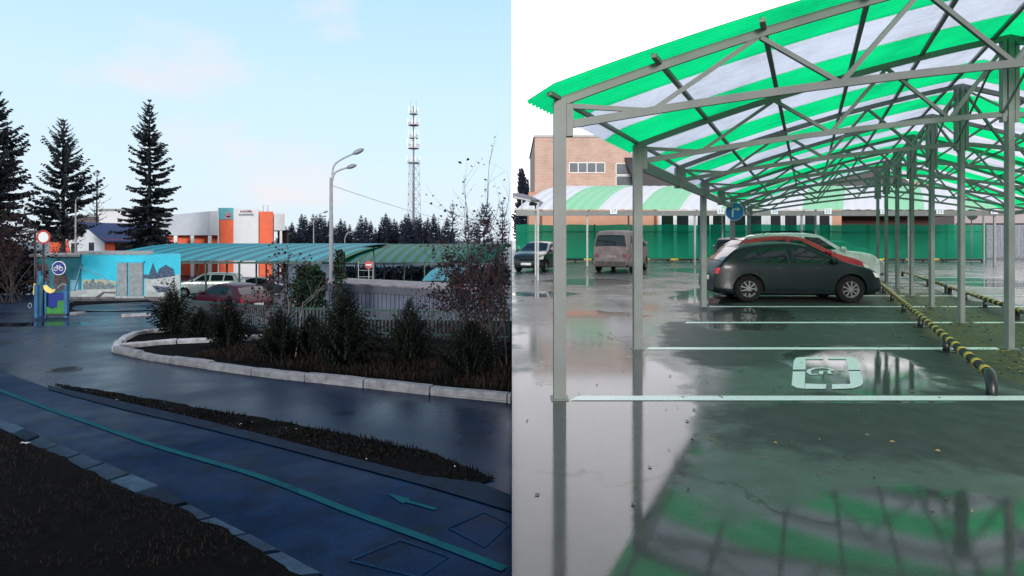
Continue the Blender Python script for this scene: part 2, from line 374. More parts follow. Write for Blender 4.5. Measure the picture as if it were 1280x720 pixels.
M['asphalt_lot'] = asphalt('wet_lot_asphalt', (.038, .045, .042), .4,
    [(.25, 4.6, 1.15, 4.4, -.30, .10), (2.7, 2.7, 2.3, 1.0, .05, .035), (4.2, 7.4, .75, 1.5, -.45, .02), (.9, 17.0, 1.0, .9, .1, .02), (1.75, 12.2, 1.0, .8, 0, .03), (17.3, 21.6, 1.9, 3.4, 0, .02),
     (4.75, 12.0, .9, 2.0, -.45, .04), (5.6, 16.5, 1.1, 2.6, -.4, .04), (3.2, 5.75, 1.3, .12, .0, .02), (13., 30., 6, 3, 0, .06), (3, 22, 1.6, 2.0, 0, .08), (1.2, 9.6, 1.1, 2.6, -.3, .14)], .12, .32, .55,
    dry_ellipses=[(4.6, 4.9, 3.1, 1.2, 0, .45), (4.2, 9.8, 1.7, 3.0, -.46, .4), (8.4, 11.2, 1.9, 7.5, -.46, .5), (8.6, 17, 2.2, 6, -.46, .45), (5.6, 14, 1.6, 3, -.46, .35)], tint=moss, coat=.9, spec=.2)
tag(b.build('car_park', [M['asphalt_lot'], M['concrete']]), kind='structure')

def gsheet(name, pts, m, dz, left=True, kind='structure'):
    b = MB(); vs = [(p[0], p[1], (zl(p[0], p[1]) if left else 0)+dz) for p in pts]
    b.add(vs, [tuple(range(len(vs)))]); o = b.build(name, m)
    bm = bmesh.new(); bm.from_mesh(o.data); bmesh.ops.triangulate(bm, faces=bm.faces); bm.to_mesh(o.data); bm.free()
    if o.data.polygons[0].normal.z < 0: o.data.flip_normals()
    return tag(o, kind=kind)
def ragged(pts, amp, seed, step=.12):
    r = random.Random(seed); out = []; o1 = 0.
    for a, c in zip(pts, list(pts[1:])+[pts[0]]):
        a, c = Vector(a), Vector(c); ln_ = (c-a).length; n_ = max(1, min(120, int(ln_/step))); d = (c-a)/max(ln_, 1e-6); nr = Vector((-d.y, d.x, 0))
        for i in range(n_):
            o1 = o1*.6+r.uniform(-amp, amp); q = a+(c-a)*i/n_+nr*o1; q.x = min(q.x, -.001); out.append(q)
    return out
def gpx(l): return [gl(*q) for q in l]
def ext(pts, k0=0., k1=0.):
    """lengthen a chain of ground points past both ends"""
    a, b_ = Vector(pts[0])-Vector(pts[1]), Vector(pts[-1])-Vector(pts[-2])
    r = list(pts)
    if k0: r = [Vector(pts[0])+a.normalized()*k0] + r
    if k1: r = r + [Vector(pts[-1])+b_.normalized()*k1]
    return r
def clipx(pts): return [(min(p[0], -.0), p[1], p[2]) for p in pts]
# bicycle path
M['path'] = asphalt('blue_path_asphalt', (.0007, .0100, .036), .6, [], .35, .65, .7, spec=.045, stint=(.06, .42, 1.), bump=.12)
far_e = ext(gpx([(5, 466), (78, 492), (156, 514), (233, 531), (320, 553), (460, 590), (538, 611), (640, 642)]), 8, 0)
near_e = ext(gpx([(3, 527), (58, 551), (117, 576), (202, 613), (280, 656), (320, 675), (398, 718)]), 7, 1.5)
near_end = Vector((0, 2.2, 0))
gsheet('bicycle_path', far_e + [Vector((0, 2.4, 0))] + near_e[::-1], M['path'], .008)
# stone edging along the grass (a single flush course of slabs)
grass_e = ext(gpx([(3, 541), (78, 577), (148, 613), (210, 638), (272, 666), (320, 697), (352, 717)]), 7, 1.5)
def chain_pt(ch, s):
    for a, b_ in zip(ch, ch[1:]):
        d = (Vector(b_)-Vector(a)).length
        if s <= d: return Vector(a).lerp(Vector(b_), s/d)
        s -= d
    return Vector(ch[-1])
def chain_len(ch): return sum((Vector(b_)-Vector(a)).length for a, b_ in zip(ch, ch[1:]))
rng = random.Random(5)
b = MB(); la, lb = chain_len(near_e), chain_len(grass_e); s = 0.
while s < la-.5:
    w = .33+rng.random()*.12
    t0, t1 = s/la, min(1, (s+w-.02)/la); h = .010+rng.random()*.02
    q = [chain_pt(near_e, t0*la), chain_pt(near_e, t1*la), chain_pt(grass_e, t1*lb), chain_pt(grass_e, t0*lb)]
    c = sum(q, Vector())/4; q = [c+(x-c)*(.965-rng.random()*.05) for x in q]
    vs = [(x.x, x.y, zl(x.x, x.y)+z) for z in (-.02, h) for x in q]
    b.add(vs, [(3, 2, 1, 0), (4, 5, 6, 7), (0, 1, 5, 4), (1, 2, 6, 5), (2, 3, 7, 6), (3, 0, 4, 7)], 0 if rng.random() < .4 else 1 if rng.random() < .6 else 2)
    s += w
M['slab'] = mat('edging_slab', (.030, .062, .105), .8, var=.4, scale=8, bump=.5, spec=.15)
M['slab_b'] = mat('worn_edging_slab', (.014, .032, .060), .8, var=.4, scale=8, bump=.5, spec=.15)
M['slab_c'] = mat('dark_edging_slab', (.004, .013, .03), .8, var=.4, scale=8, bump=.5, spec=.1)
tag(b.build('path_edging', [M['slab'], M['slab_b'], M['slab_c']]), kind='structure')
# verge between path and road
up = gpx([(70, 480), (150, 493), (320, 523.5), (440, 546), (520, 563), (580, 582), (622, 600)])
dn = gpx([(75, 485), (160, 505), (240, 523), (320, 543), (450, 577), (530, 597), (600, 606)])
gsheet('verge', ragged(up + dn[::-1], .022, 3, .07), M['soil'], .012)
strip = gpx([(60, 487), (156, 512), (233, 529), (320, 551), (460, 588), (538, 609), (640, 640)])
gsheet('path_kerb', [Vector(p) for p in gpx([(60, 483), (160, 505), (240, 523), (320, 543), (450, 577), (530, 597), (600, 606), (640, 622)])] + gpx([(60, 488), (156, 514), (233, 531.5), (320, 553.5), (460, 590.5), (538, 611.5), (640, 642.5)])[::-1], M['slab_c'], .016)
# grass corner soil
gsheet('grass_bank', ragged([p for p in grass_e] + [Vector((-.9, .5, 0)), Vector((-14, -2, 0)), Vector((-16, 8, 0))], .018, 4, .07), M['soil'], .036)
# painted line, arrow and boxes on the path
def worn(name, c, base, thr):
    t = NT(name); v = t.math('ADD', t.math('MULTIPLY', t.noise(70, t.pos(), 5, .7), .6), t.math('MULTIPLY', t.noise(5, t.pos(), 5, .6), .4))
    t.set(Base_Color=t.ramp(v, [(thr-.05, base), (thr+.03, c), (.75, tuple(x*1.25 for x in c))]), Roughness=.75); t.b.inputs['Specular IOR Level'].default_value = .05
    return t.m
M['teal_line'] = worn('worn_teal_paint', (.003, .062, .082), (.0007, .012, .040), .44)
M['faint_line'] = worn('faint_blue_paint', (.004, .030, .080), (.0007, .012, .040), .47)
def ribbon(name, ch, w, m, dz, left=True):
    if len(ch) > 6 and left:
        q = [Vector(p) for p in ch]; ch = []
        for i in range(len(q)-1):
            p0, p1, p2, p3 = q[max(0, i-1)], q[i], q[i+1], q[min(len(q)-1, i+2)]
            for j in range(6):
                t = j/6; ch.append(.5*((2*p1)+(p2-p0)*t+(2*p0-5*p1+4*p2-p3)*t*t+(3*p1-p0-3*p2+p3)*t**3))
        ch.append(q[-1])
    b = MB(); k = len(ch); vs = []
    for i, p in enumerate(ch):
        d = Vector(ch[min(i+1, k-1)])-Vector(ch[max(i-1, 0)]); d.z = 0; nrm = Vector((-d.y, d.x, 0)).normalized()*w/2
        for q in (Vector(p)+nrm, Vector(p)-nrm): vs.append((q.x, q.y, (zl(q.x, q.y) if left else 0)+dz))
    b.add(vs, [(2*i, 2*i+1, 2*i+3, 2*i+2) for i in range(k-1)]); o = b.build(name, m)
    if o.data.polygons[0].normal.z < 0: o.data.flip_normals()
    return tag(o, kind='structure')
ribbon('path_centre_line', ext(gpx([(5, 491), (60, 512), (109, 529), (195, 559), (320, 596), (437, 641), (538, 678), (631, 714)]), 4, 0), .058, M['teal_line'], .013)
gsheet('path_arrow', gpx([(483, 618.5), (513, 625.5), (511, 628), (546, 637.5), (543, 640), (507, 630), (503, 632)]), M['teal_line'], .013)
for q in ([(561, 662), (605, 642), (637, 657), (606, 686)], [(437, 703), (500, 677), (561, 698), (522, 724)]):
    c = gpx(q); ribbon('path_marking', c+[c[0], c[0]+(c[1]-c[0])*.05], .016, M['faint_line'], .013)
# planting bed and kerbs
front = gpx([(141, 441), (178, 449.5), (233, 458), (291, 466), (341, 473), (400, 479), (454, 485), (569, 497.5), (640, 504.5)])
back = gpx([(141, 440), (143, 434), (150, 427), (165, 420), (185, 417), (207, 415.5), (260, 411)])
inner = gpx([(148, 438), (205, 432), (266, 429.5), (330, 426)])
gsheet('planting_bed', front + gpx([(640, 402)]) + gpx([(420, 400)]) + back[::-1][:-1], M['soil'], .02)
def kerb(name, ch, w, h, m, seed, side=1, gap=.02):
    r = random.Random(seed); b = MB(); ln = chain_len(ch); s = 0
    while s < ln-.05:
        seg = min(1.0-.04*r.random(), ln-s); nn = 4; vs = []
        dz = r.uniform(-.012, .012); dy = r.uniform(-.015, .015)
        for i in range(nn+1):
            t = s+(seg-gap)*i/nn; p = chain_pt(ch, t); q = chain_pt(ch, min(ln, t+.06)); q0 = chain_pt(ch, max(0, t-.06)); d = (q-q0); d.z = 0
            nr = Vector((-d.y, d.x, 0)).normalized()*side
            z0 = zl(p.x, p.y)
            e = r.uniform(-.006, .006)
            for (o, z) in ((0+dy, -.05), (0+dy+e, h-.02+dz), (.018+dy, h+dz+e), (w-.018+dy, h+dz+e), (w+dy, h-.02+dz), (w+dy, -.05)):
                v = p+nr*o; vs.append((min(v.x, -.002), v.y, z0+z))
        b.add(vs, [(i*6+j, (i+1)*6+j, (i+1)*6+(j+1) % 6, i*6+(j+1) % 6) for i in range(nn) for j in range(6)] + [tuple(range(6)), tuple(nn*6+j for j in reversed(range(6)))])
        s += seg
    o = b.build(name, m); fixnormals(o); return tag(o, kind='structure')
kerb('bed_kerb', front, .12, .10, M['kerb'], 1, 1)
kerb('bed_back_kerb', back, .12, .10, M['kerb_pale'], 2, -1)
kerb('bed_inner_kerb', inner, .12, .11, M['kerb_pale'], 3, 1)
# weeds, grass and litter
def blades(name, n, area, hmin, hmax, m, seed, kind='stuff', lean=.6, w=.006):
    r = random.Random(seed); b = MB(); k = 0
    while k < n:
        x, y, z = area(r)
        h = r.uniform(hmin, hmax); a = r.uniform(0, 6.28); d = Vector((math.cos(a), math.sin(a), 0)); l = h*r.uniform(.1, lean)
        nx = Vector((-d.y, d.x, 0))*w*r.uniform(.6, 1.5)
        p = Vector((x, y, z)); mid_ = p+d*l*.35+Vector((0, 0, h*.65)); tip = p+d*l+Vector((0, 0, h*r.uniform(.75, 1)))
        b.add([p-nx, p+nx, mid_+nx*.7, mid_-nx*.7, tip], [(0, 1, 2, 3), (3, 2, 4)], r.randrange(len(m))); k += 1
    return tag(b.build(name, m), kind=kind)
def tri_area(pts, dz=0.01, clump=None):
    tr = [(pts[0], pts[i], pts[i+1]) for i in range(1, len(pts)-1)]
    ar = [abs((Vector(b_)-Vector(a)).cross(Vector(c)-Vector(a)).length) for a, b_, c in tr]
    def f(r):
        for _ in range(40):
            a, b_, c = r.choices(tr, ar)[0]; u, v = r.random(), r.random()
            if u+v > 1: u, v = 1-u, 1-v
            p = Vector(a)+(Vector(b_)-Vector(a))*u+(Vector(c)-Vector(a))*v
            if clump is None or math.sin(p.x*clump+1.7*math.sin(p.y*clump*.8))*math.sin(p.y*clump*1.3+.5) > r.uniform(-.9, .6): break
        return p.x, p.y, zl(p.x, p.y)+dz
    return f
gc = [Vector((-.95, 2.6, 0))] + [p for p in grass_e[::-1] if p.y < 14][1:] + [Vector((-9, 3.5, 0)), Vector((-4, 2.2, 0))]
blades('rough_grass', 16000, tri_area([gl(3, 720), gl(352, 719), gl(272, 668), gl(210, 641), gl(148, 616), gl(78, 580), gl(3, 545), Vector((-7.5, 7, 0)), Vector((-6, 3.2, 0))], .0, 4.), .02, .085, [M['grass'], M['grass'], M['weed']], 3, w=.003)
blades('dry_weeds', 9000, tri_area([gl(640, 492), gl(569, 486), gl(454, 474), gl(330, 458), gl(240, 446), gl(300, 436), gl(640, 440)], .015, 3.), .03, .14, [M['weed'], M['weed'], M['grass']], 4, w=.006)
blades('verge_weeds', 5000, tri_area([gl(90, 487), gl(150, 494), gl(320, 522), gl(520, 559), gl(620, 599), gl(560, 600), gl(450, 575), gl(320, 541), gl(160, 504)], .0, 5.), .01, .05, [M['grass'], M['soil']], 5, w=.004)
def flakes(name, n, area, smin, smax, m, seed):
    r = random.Random(seed); b = MB()
    for _ in range(n):
        x, y, z = area(r); a = r.uniform(0, 6.28); s_ = r.uniform(smin, smax); cs, sn = math.cos(a)*s_, math.sin(a)*s_
        b.add([(x+cs, y+sn, z+.006), (x-sn*.55, y+cs*.55, z+.006+r.uniform(0, .012)), (x-cs, y-sn, z+.005), (x+sn*.55, y-cs*.55, z+.005+r.uniform(0, .012))], [(0, 1, 2, 3)], r.randrange(len(m)))
    return tag(b.build(name, m), kind='stuff')
def verge_pt(r):
    s_ = r.random(); a, b_ = chain_pt(up, s_*chain_len(up)), chain_pt(dn, s_*chain_len(dn)); p = a.lerp(b_, r.random()**.5); return p.x, p.y, zl(p.x, p.y)+.012
flakes('verge_litter', 70, verge_pt, .005, .018, [M['weed'], M['slab'], M['mural_pale'], M['slab']], 6)
flakes('grass_litter', 700, tri_area([gl(3, 720), gl(352, 719), gl(210, 641), gl(78, 580), gl(3, 545)], .02), .008, .028, [M['weed'], M['grass'], M['weed']], 8)
# paper scrap on the grass
g = gl(31, 561); r = random.Random(2); b = MB(); vs = [(g.x+.030*(i-1.5)/1.5+r.uniform(-.006, .006), g.y+.02*(j-1)+r.uniform(-.005, .005), zl(g.x, g.y)+.045+r.uniform(0, .015)) for j in range(3) for i in range(4)]
b.add(vs, [(j*4+i, j*4+i+1, j*4+i+5, j*4+i+4) for j in range(2) for i in range(3)]); tag(b.build('paper_scrap', M['mural_pale']), 'crumpled white paper scrap lying on the dark grass bank', 'litter')
# manhole
b = MB(); c = gl(80, 462.5, .006)
b.lathe([(0.001, .004), (.17, .004), (.18, .0), (.185, .006), (.22, .006), (.225, -.004)], c, 28)
for i in range(7):
    for j in range(7):
        x, y = (i-3)*.045, (j-3)*.045
        if x*x+y*y < .022: b.box(c.x+x-.013, c.x+x+.013, c.y+y-.013, c.y+y+.013, c.z+.003, c.z+.011)
M['iron'] = mat('cast_iron', (.010, .013, .02), .45, .5)
tag(b.build('manhole_cover', M['iron']), 'round dark cast iron manhole cover set in the blue road', 'manhole cover')

# ------------------------------------------------------------------ vegetation builders
def spruce_parts(H, Rr, seed, whorls=34, per=7, steps=9, spray=.3, base=.06, power=.85, droop=.35, tips=True, fat=.34, rag=.3):
    r = random.Random(seed); c = MB(); t = MB()
    t.tube([(0, 0, -.1), (0, 0, H*.3), (0, 0, H*.65), (0, 0, H)], [H*.016, H*.012, H*.007, H*.001], 7)
    ph = r.uniform(0, 6.28)
    for w in range(whorls):
        f = (w+r.random()*.6)/whorls; z = H*(base+(1-base)*f)
        rad = Rr*(1-f)**power*(1.0 if f > .08 else .75+3*f)+Rr*.03
        for k in range(per):
            if r.random() < (.1 if base < .03 else .22): continue
            a = 6.283*(k+r.random()*.8)/per+w*.7; rl = rad*(1-rag+r.random()*rag*1.35)*(1+.22*math.sin(a+ph+f*9)*(base > .03))
            d = Vector((math.cos(a), math.sin(a), 0)); sd_ = Vector((-d.y, d.x, 0))
            el = .35*f*1.6-droop*(1-f)
            prev = Vector((0, 0, z))
            for i in range(1, steps+1):
                s_ = i/steps
                p = d*rl*s_+Vector((0, 0, z+rl*(el*s_-droop*.55*s_*s_*(1-f)+.30*s_**3)))
                if i > 1 or steps < 6:
                    ln = spray*rl*(1.05-.55*s_)*r.uniform(.6, 1.2)+.02*Rr
                    wd = ln*fat
                    for sgn in (-1, 1):
                        q = p+d*ln*.55*r.uniform(.7, 1.2)+sd_*sgn*ln*.75-Vector((0, 0, ln*r.uniform(.12, .55)))
                        mid_ = (p+q)/2; u = Vector((0, 0, wd*.6))+d*wd*.4
                        c.add([p, mid_+u, q, mid_-u], [(0, 1, 2, 3)])
                    q = p+d*ln*.3-Vector((0, 0, ln*r.uniform(.35, .8)))+sd_*ln*r.uniform(-.25, .25); mid_ = (p+q)/2
                    c.add([p, mid_+sd_*wd*.7, q, mid_-sd_*wd*.7], [(0, 1, 2, 3)])
                u = sd_*spray*rl*.10
                c.add([prev-u, prev+u, p+u*.6, p-u*.6], [(0, 1, 2, 3)]); prev = p
    return c, t
def spruce(name, label, loc, H, Rr, seed, m, group=None, cat='spruce tree', **k):
    o = thing(name, label, cat, loc, group=group)
    c, t = spruce_parts(H, Rr, seed, **k)
    t.build('trunk', M['bark'], o); c.build('crown', m, o); return o
def grow(r, b, p, d, ln, rad, lev, tips, bend=.35, n=4, split=3, up_=.15, sides=5, xmax=None):
    pts = [p]; q = Vector(p); dd = Vector(d)
    for i in range(n):
        dd = (dd+Vector((r.uniform(-1, 1), r.uniform(-1, 1), r.uniform(-.6, 1)*up_*2))*bend*.5).normalized()
        if xmax is not None and q.x+dd.x*ln/n > xmax(q): dd.x = -abs(dd.x)
        q = q+dd*ln/n; pts.append(q.copy())
        if lev <= 1: tips.append((q.copy(), dd.copy()))
    b.tube(pts, [rad*(1-.6*i/n) for i in range(n+1)], sides, cap=False)
    if lev > 0:
        for k in range(split):
            t = .3+.7*(k+r.random())/split; i = min(n-1, int(t*n)); s_ = pts[i].lerp(pts[i+1], t*n-i if t*n-i < 1 else 1)
            nd = (dd+Vector((r.uniform(-1, 1), r.uniform(-1, 1), r.uniform(-.5, .9)))*.85).normalized()
            grow(r, b, s_, nd, ln*r.uniform(.45, .75), rad*.5, lev-1, tips, bend, n, split, up_, max(3, sides-1), xmax)
def shrub(name, label, cat, loc, stems, H, lev, leaves, lsize, lmats, seed, bark, spread=.35, group=None, rad=.012, xmax=None, split=3):
    r = random.Random(seed); o = thing(name, label, cat, loc, group=group); b = MB(); tips = []
    xm = None if xmax is None else (lambda q: xmax-loc[0])
    for i in range(stems):
        a = r.uniform(0, 6.28); d = Vector((math.cos(a)*spread, math.sin(a)*spread, 1)).normalized()
        grow(r, b, Vector((r.uniform(-1, 1)*.08*H*(stems > 1), r.uniform(-1, 1)*.08*H*(stems > 1), -.03)), d, H*r.uniform(.45, .62), rad*H, lev, tips, sides=6, xmax=xm, split=split)
    b.build('branches', bark, o)
    if leaves:
        lf = MB()
        for _ in range(leaves):
            p, d = r.choice(tips); p = p+Vector((r.gauss(0, 1), r.gauss(0, 1), r.gauss(0, 1)))*lsize*1.2
            if xmax is not None and p.x+loc[0] > xmax-lsize: continue
            s_ = lsize*r.uniform(.6, 1.3); a = Vector((r.uniform(-1, 1), r.uniform(-1, 1), r.uniform(-1, .3))).normalized(); u = a.orthogonal().normalized()*.45
            lf.add([p, p+a*s_*.5+u*s_, p+a*s_, p+a*s_*.5-u*s_], [(0, 1, 2, 3)], r.randrange(len(lmats)))
        lf.build('leaves', lmats, o)
    return o

# ------------------------------------------------------------------ left: background
def gpos(px, Y): x = PX(px, Y); return (x, Y, zl(x, Y))
def spruce_at(name, label, px, top, Y, wpx, seed, m, **k):
    g = gpos(px, Y); H = PZ(top, Y)-g[2]
    return spruce(name, label, g, H, wpx*Y/F/2, seed, m, **k)
spruce_at('spruce_tree', 'tallest dark spruce with drooping branches standing behind the cyan kiosk', 187, 124, 62, 68, 11, M['needles'], base=.2, whorls=42, per=9, steps=10, power=.66, droop=.5, rag=.6, spray=.34, fat=.37)
spruce_at('spruce_tree', 'tall airy spruce behind the white house gable', 79, 147, 66, 84, 12, M['needles'], whorls=30, per=8, steps=10, power=.72, droop=.15, rag=.55, spray=.28, base=.30)
spruce_at('spruce_tree', 'dark spruce cut off by the left edge of the view', -6, 108, 42, 96, 13, M['needles'], whorls=44, per=9, steps=10, power=.62, droop=.5, rag=.6, spray=.34, fat=.37)
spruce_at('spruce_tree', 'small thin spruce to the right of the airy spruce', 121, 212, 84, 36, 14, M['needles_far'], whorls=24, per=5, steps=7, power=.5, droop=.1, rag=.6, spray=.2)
# far wood: each tree a thing
protos = []
fr = random.Random(7)
px = 352; k = 0
while px < 566:
    Y = fr.uniform(170, 235); top = fr.uniform(266, 287) if px > 372 else fr.uniform(276, 288)
    if 395 < px < 412 or 480 < px < 500: top -= 6
    x = PX(px, Y); H = PZ(top, Y)+4.0
    if len(protos) < 4:
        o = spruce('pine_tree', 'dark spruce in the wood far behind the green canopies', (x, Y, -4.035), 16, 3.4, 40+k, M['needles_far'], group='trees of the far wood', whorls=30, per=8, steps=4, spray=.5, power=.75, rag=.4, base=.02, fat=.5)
        o.scale = (H/16,)*3; protos.append(o)
    else:
        copy_thing(protos[k % 4], (x, Y, -4.035), fr.uniform(0, 6), H/16)
    px += fr.uniform(3.2, 6.5); k += 1
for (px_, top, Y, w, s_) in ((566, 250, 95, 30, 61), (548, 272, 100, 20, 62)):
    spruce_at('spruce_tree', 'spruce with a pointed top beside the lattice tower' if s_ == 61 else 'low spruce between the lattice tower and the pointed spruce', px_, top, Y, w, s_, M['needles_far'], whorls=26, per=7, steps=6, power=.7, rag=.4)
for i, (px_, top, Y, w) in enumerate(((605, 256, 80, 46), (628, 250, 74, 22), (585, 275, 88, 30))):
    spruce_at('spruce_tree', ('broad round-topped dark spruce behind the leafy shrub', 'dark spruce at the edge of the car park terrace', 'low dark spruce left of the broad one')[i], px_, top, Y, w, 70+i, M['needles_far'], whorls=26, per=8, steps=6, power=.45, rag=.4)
# lattice tower
Y = 220; g = gpos(517, Y); o = thing('lattice_tower', 'tall red and white lattice telecom tower rising above the far wood', 'tower', g)
ht = PZ(133, Y)-g[2]; h1 = PZ(205, Y)-g[2]; b = MB(); m_ = [mat('tower_steel', (.30, .33, .38), .5, var=.1), mat('tower_red', (.34, .20, .23), .5)]
def leg(k, h): 
    a = R(30+120*k); rr = 3.3*(1-.33*h/h1); return Vector((math.cos(a)*rr, math.sin(a)*rr, h))
lv = [h1*i/9 for i in range(10)]
for i in range(9):
    mi = 1 if i % 4 == 1 else 0
    for k in range(3):
        b.bar(leg(k, lv[i]), leg(k, lv[i+1]), .15, .15, mi)
        b.bar(leg(k, lv[i]), leg((k+1) % 3, lv[i+1]), .07, .07, mi); b.bar(leg((k+1) % 3, lv[i]), leg(k, lv[i+1]), .1, .1, mi)
        b.bar(leg(k, lv[i+1]), leg((k+1) % 3, lv[i+1]), .07, .07, mi)
b.build('lattice', m_, o)
b = MB(); b.tube([(0, 0, 0), (0, 0, h1), (0, 0, ht)], [.42, .36, .28], 10); b.build('mast', mat('mast_grey', (.20, .22, .27), .5), o)
for i, (py, wd, hh) in enumerate(((204, 2.3, 3), (186, 2.0, 4.2), (173, 1.6, 3.4), (157, 1.9, 3), (143, 1.5, 3))):
    z = PZ(py, Y)-g[2]; b = MB(); b.lathe([(.4, 0), (wd, 0), (wd, .25), (.4, .25)], (0, 0, z), 14)
    for j in range(8):
        a = j*math.pi/4; x, y = math.cos(a)*wd, math.sin(a)*wd
        b.bar((x, y, z), (x, y, z+hh*.5), .07, .07); 
    b.lathe([(wd-.05, hh*.3), (wd, hh*.33)], (0, 0, z), 14)
    b.build('platform', m_[1 if i in (1, 3) else 0], o)
    for j in range(4):
        a = j*math.pi/2+.4; b = MB(); b.box(-.2, .2, -.12, .12, 0, hh*.8, 0, Matrix.Translation((math.cos(a)*(wd+.25), math.sin(a)*(wd+.25), z+.3)))
        b.build('antenna', M['sign_white'], o)
b = MB()
for x in (-1.0, 1.0): b.tube([(x, 0, PZ(140, Y)-g[2]), (x, 0, PZ(126, Y)-g[2])], .06, 5)
b.build('lightning_rod', m_[0], o)
# white and orange building
Y = 90; g = gpos(285, Y); o = thing('public_building', 'white and orange clad building with poster and sign on its pylon', 'building', (0, Y, g[2])); z0 = g[2]
def bx(px0, px1, py0, py1, dy=0, dep=12, YY=Y):
    b_ = MB(); b_.box(PX(px0, YY), PX(px1, YY), dy, dy+dep, PZ(py1, YY)-z0, PZ(py0, YY)-z0); k_ = PX(357, YY)/YY-.01
    b_.v = [(x+k_*(y-dy), y, z) for x, y, z in b_.v]; return b_
def zrel(py, YY=Y): return PZ(py, YY)-z0
b = MB(); x0, x1 = PX(150, Y), PX(263, Y)
b.add([(x0, 3, zrel(294)), (x1, 0, zrel(294)), (x1, 0, zrel(264)), (x0, 3, zrel(272)), (x0, 16, zrel(294)), (x1, 14, zrel(294)), (x1, 14, zrel(264)), (x0, 16, zrel(272))],
      [(0, 1, 2, 3), (5, 4, 7, 6), (4, 0, 3, 7), (1, 5, 6, 2), (3, 2, 6, 7), (4, 5, 1, 0)])
b.build('upper_storey', M['grey_wall'], o)
bx(263.2, 273, 264, 294, -.1, 14).build('corner_panel', M['white_wall'], o)
bx(150, 274, 294.4, 348, 3.5, 10).build('recessed_wall', M['orange'], o)
for p_ in (218, 239, 261): bx(p_-2.2, p_+2.2, 294.4, 348, .3, .5).build('column', M['white_paint'], o)
bx(273.2, 275, 260, 348, -.3, 14).build('corner_post', M['white_wall'], o)
bx(275, 293.3, 274.5, 348, -.2, 14).build('orange_panel', M['orange'], o)
ps = bx(275, 293.3, 260, 274.3, -.35, 1); po = ps.build('poster', mat('poster_teal', (.06, .36, .42), .5, var=.3, scale=.5), o)
b = MB(); b.lathe([(.01, 0), (.42, 0), (.42, .05)], (PX(287, Y), -.42, zrel(268.5)), 12, axis='y'); b.box(PX(283, Y), PX(290, Y), -.42, -.36, zrel(273), zrel(270)); b.build('poster_picture', mat('poster_pink', (.45, .18, .25), .5, var=.6, scale=2), po)
wp = bx(293.5, 324.6, 261, 348, -.4, 14).build('white_panel', M['white_wall'], o)
for (py, x0, x1, mm) in ((264.6, 302, 316, mat('lettering_red', (.20, .05, .09), .5)), (268.6, 300, 318.5, mat('lettering_blue', (.10, .12, .20), .5))):
    b = MB(); x = x0; r = random.Random(int(py))
    while x < x1:                                    # letters too far off to read: short upright strokes
        w = r.uniform(.5, 1.0); b.box(PX(x, Y), PX(x+w, Y), -.46, -.405, zrel(py+1.2), zrel(py-1.2))
        if r.random() < .7: b.box(PX(x, Y), PX(x+w+.7, Y), -.455, -.405, zrel(py+(-1.2 if r.random() < .5 else .2)), zrel(py+(-1.6 if r.random() < .5 else -.3)))
        x += w+r.uniform(.5, .9)
    b.build('sign_lettering', mm, wp)
bx(324.8, 342, 264.5, 348, -.2, 13).build('orange_panel', M['orange'], o)
bx(342.2, 356, 267, 288, 0, 12).build('end_storey', M['white_wall'], o)
bx(342.2, 356, 288.2, 348, 1.5, 8).build('end_recess', M['dark_roof'], o)
for p_ in (350.5,): bx(p_-1.5, p_+1.5, 288.2, 348, .2, .6).build('column', M['white_paint'], o)
b = MB()
for (x, z) in ((PX(322, Y), 0), (PX(328, Y), 0)): b.tube([(x, 2, zrel(265)), (x, 2, zrel(255))], .05, 5)
b.bar((PX(322, Y), 2, zrel(257)), (PX(328, Y), 2, zrel(257)), .05, .05); b.build('roof_rail', M['steel_light'], o)
# pale blocks behind
Y = 120
for i, (a0, a1, t, mm, lab) in enumerate(((124, 160, 261, 'white_wall', 'pale flat-roofed block behind the blue roof'), (136, 206, 272, 'grey_wall', 'long low grey block between spruce and white house'), (96, 124, 269, 'mural_brown', 'dark brown flat-roofed block seen through the airy spruce'))):
    YY = Y+10*i; g = gpos(a0, YY); o = thing('flat_roofed_block', lab, 'building', (0, YY, g[2]))
    b = MB(); b.box(PX(a0, YY), PX(a1, YY), 0, 12, 0, PZ(t, YY)-g[2]-.4); b.build('wall', M[mm], o)
    b = MB(); b.box(PX(a0, YY)-.3, PX(a1, YY)+.3, -.3, 12.3, PZ(t, YY)-g[2]-.398, PZ(t, YY)-g[2]); b.build('roof', M['concrete'], o)
    for j in range(4):
        xw = PX(a0+(a1-a0)*(j+.3)/4, YY); b = MB(); b.box(xw, xw+1.2, -.05, .1, 4, 5.4); b.build('window', M['dark_glass'], o)
# gable house
g = gpos(104, 75); th = R(60-90); o = thing('gable_house', 'white gabled house with a blue roof and orange side wall', 'house', (g[0], 75, g[2]), th)
za = PZ(278, 75)-g[2]; ze = PZ(299, 72)-g[2]; hw = 5.2; ln = 7.5
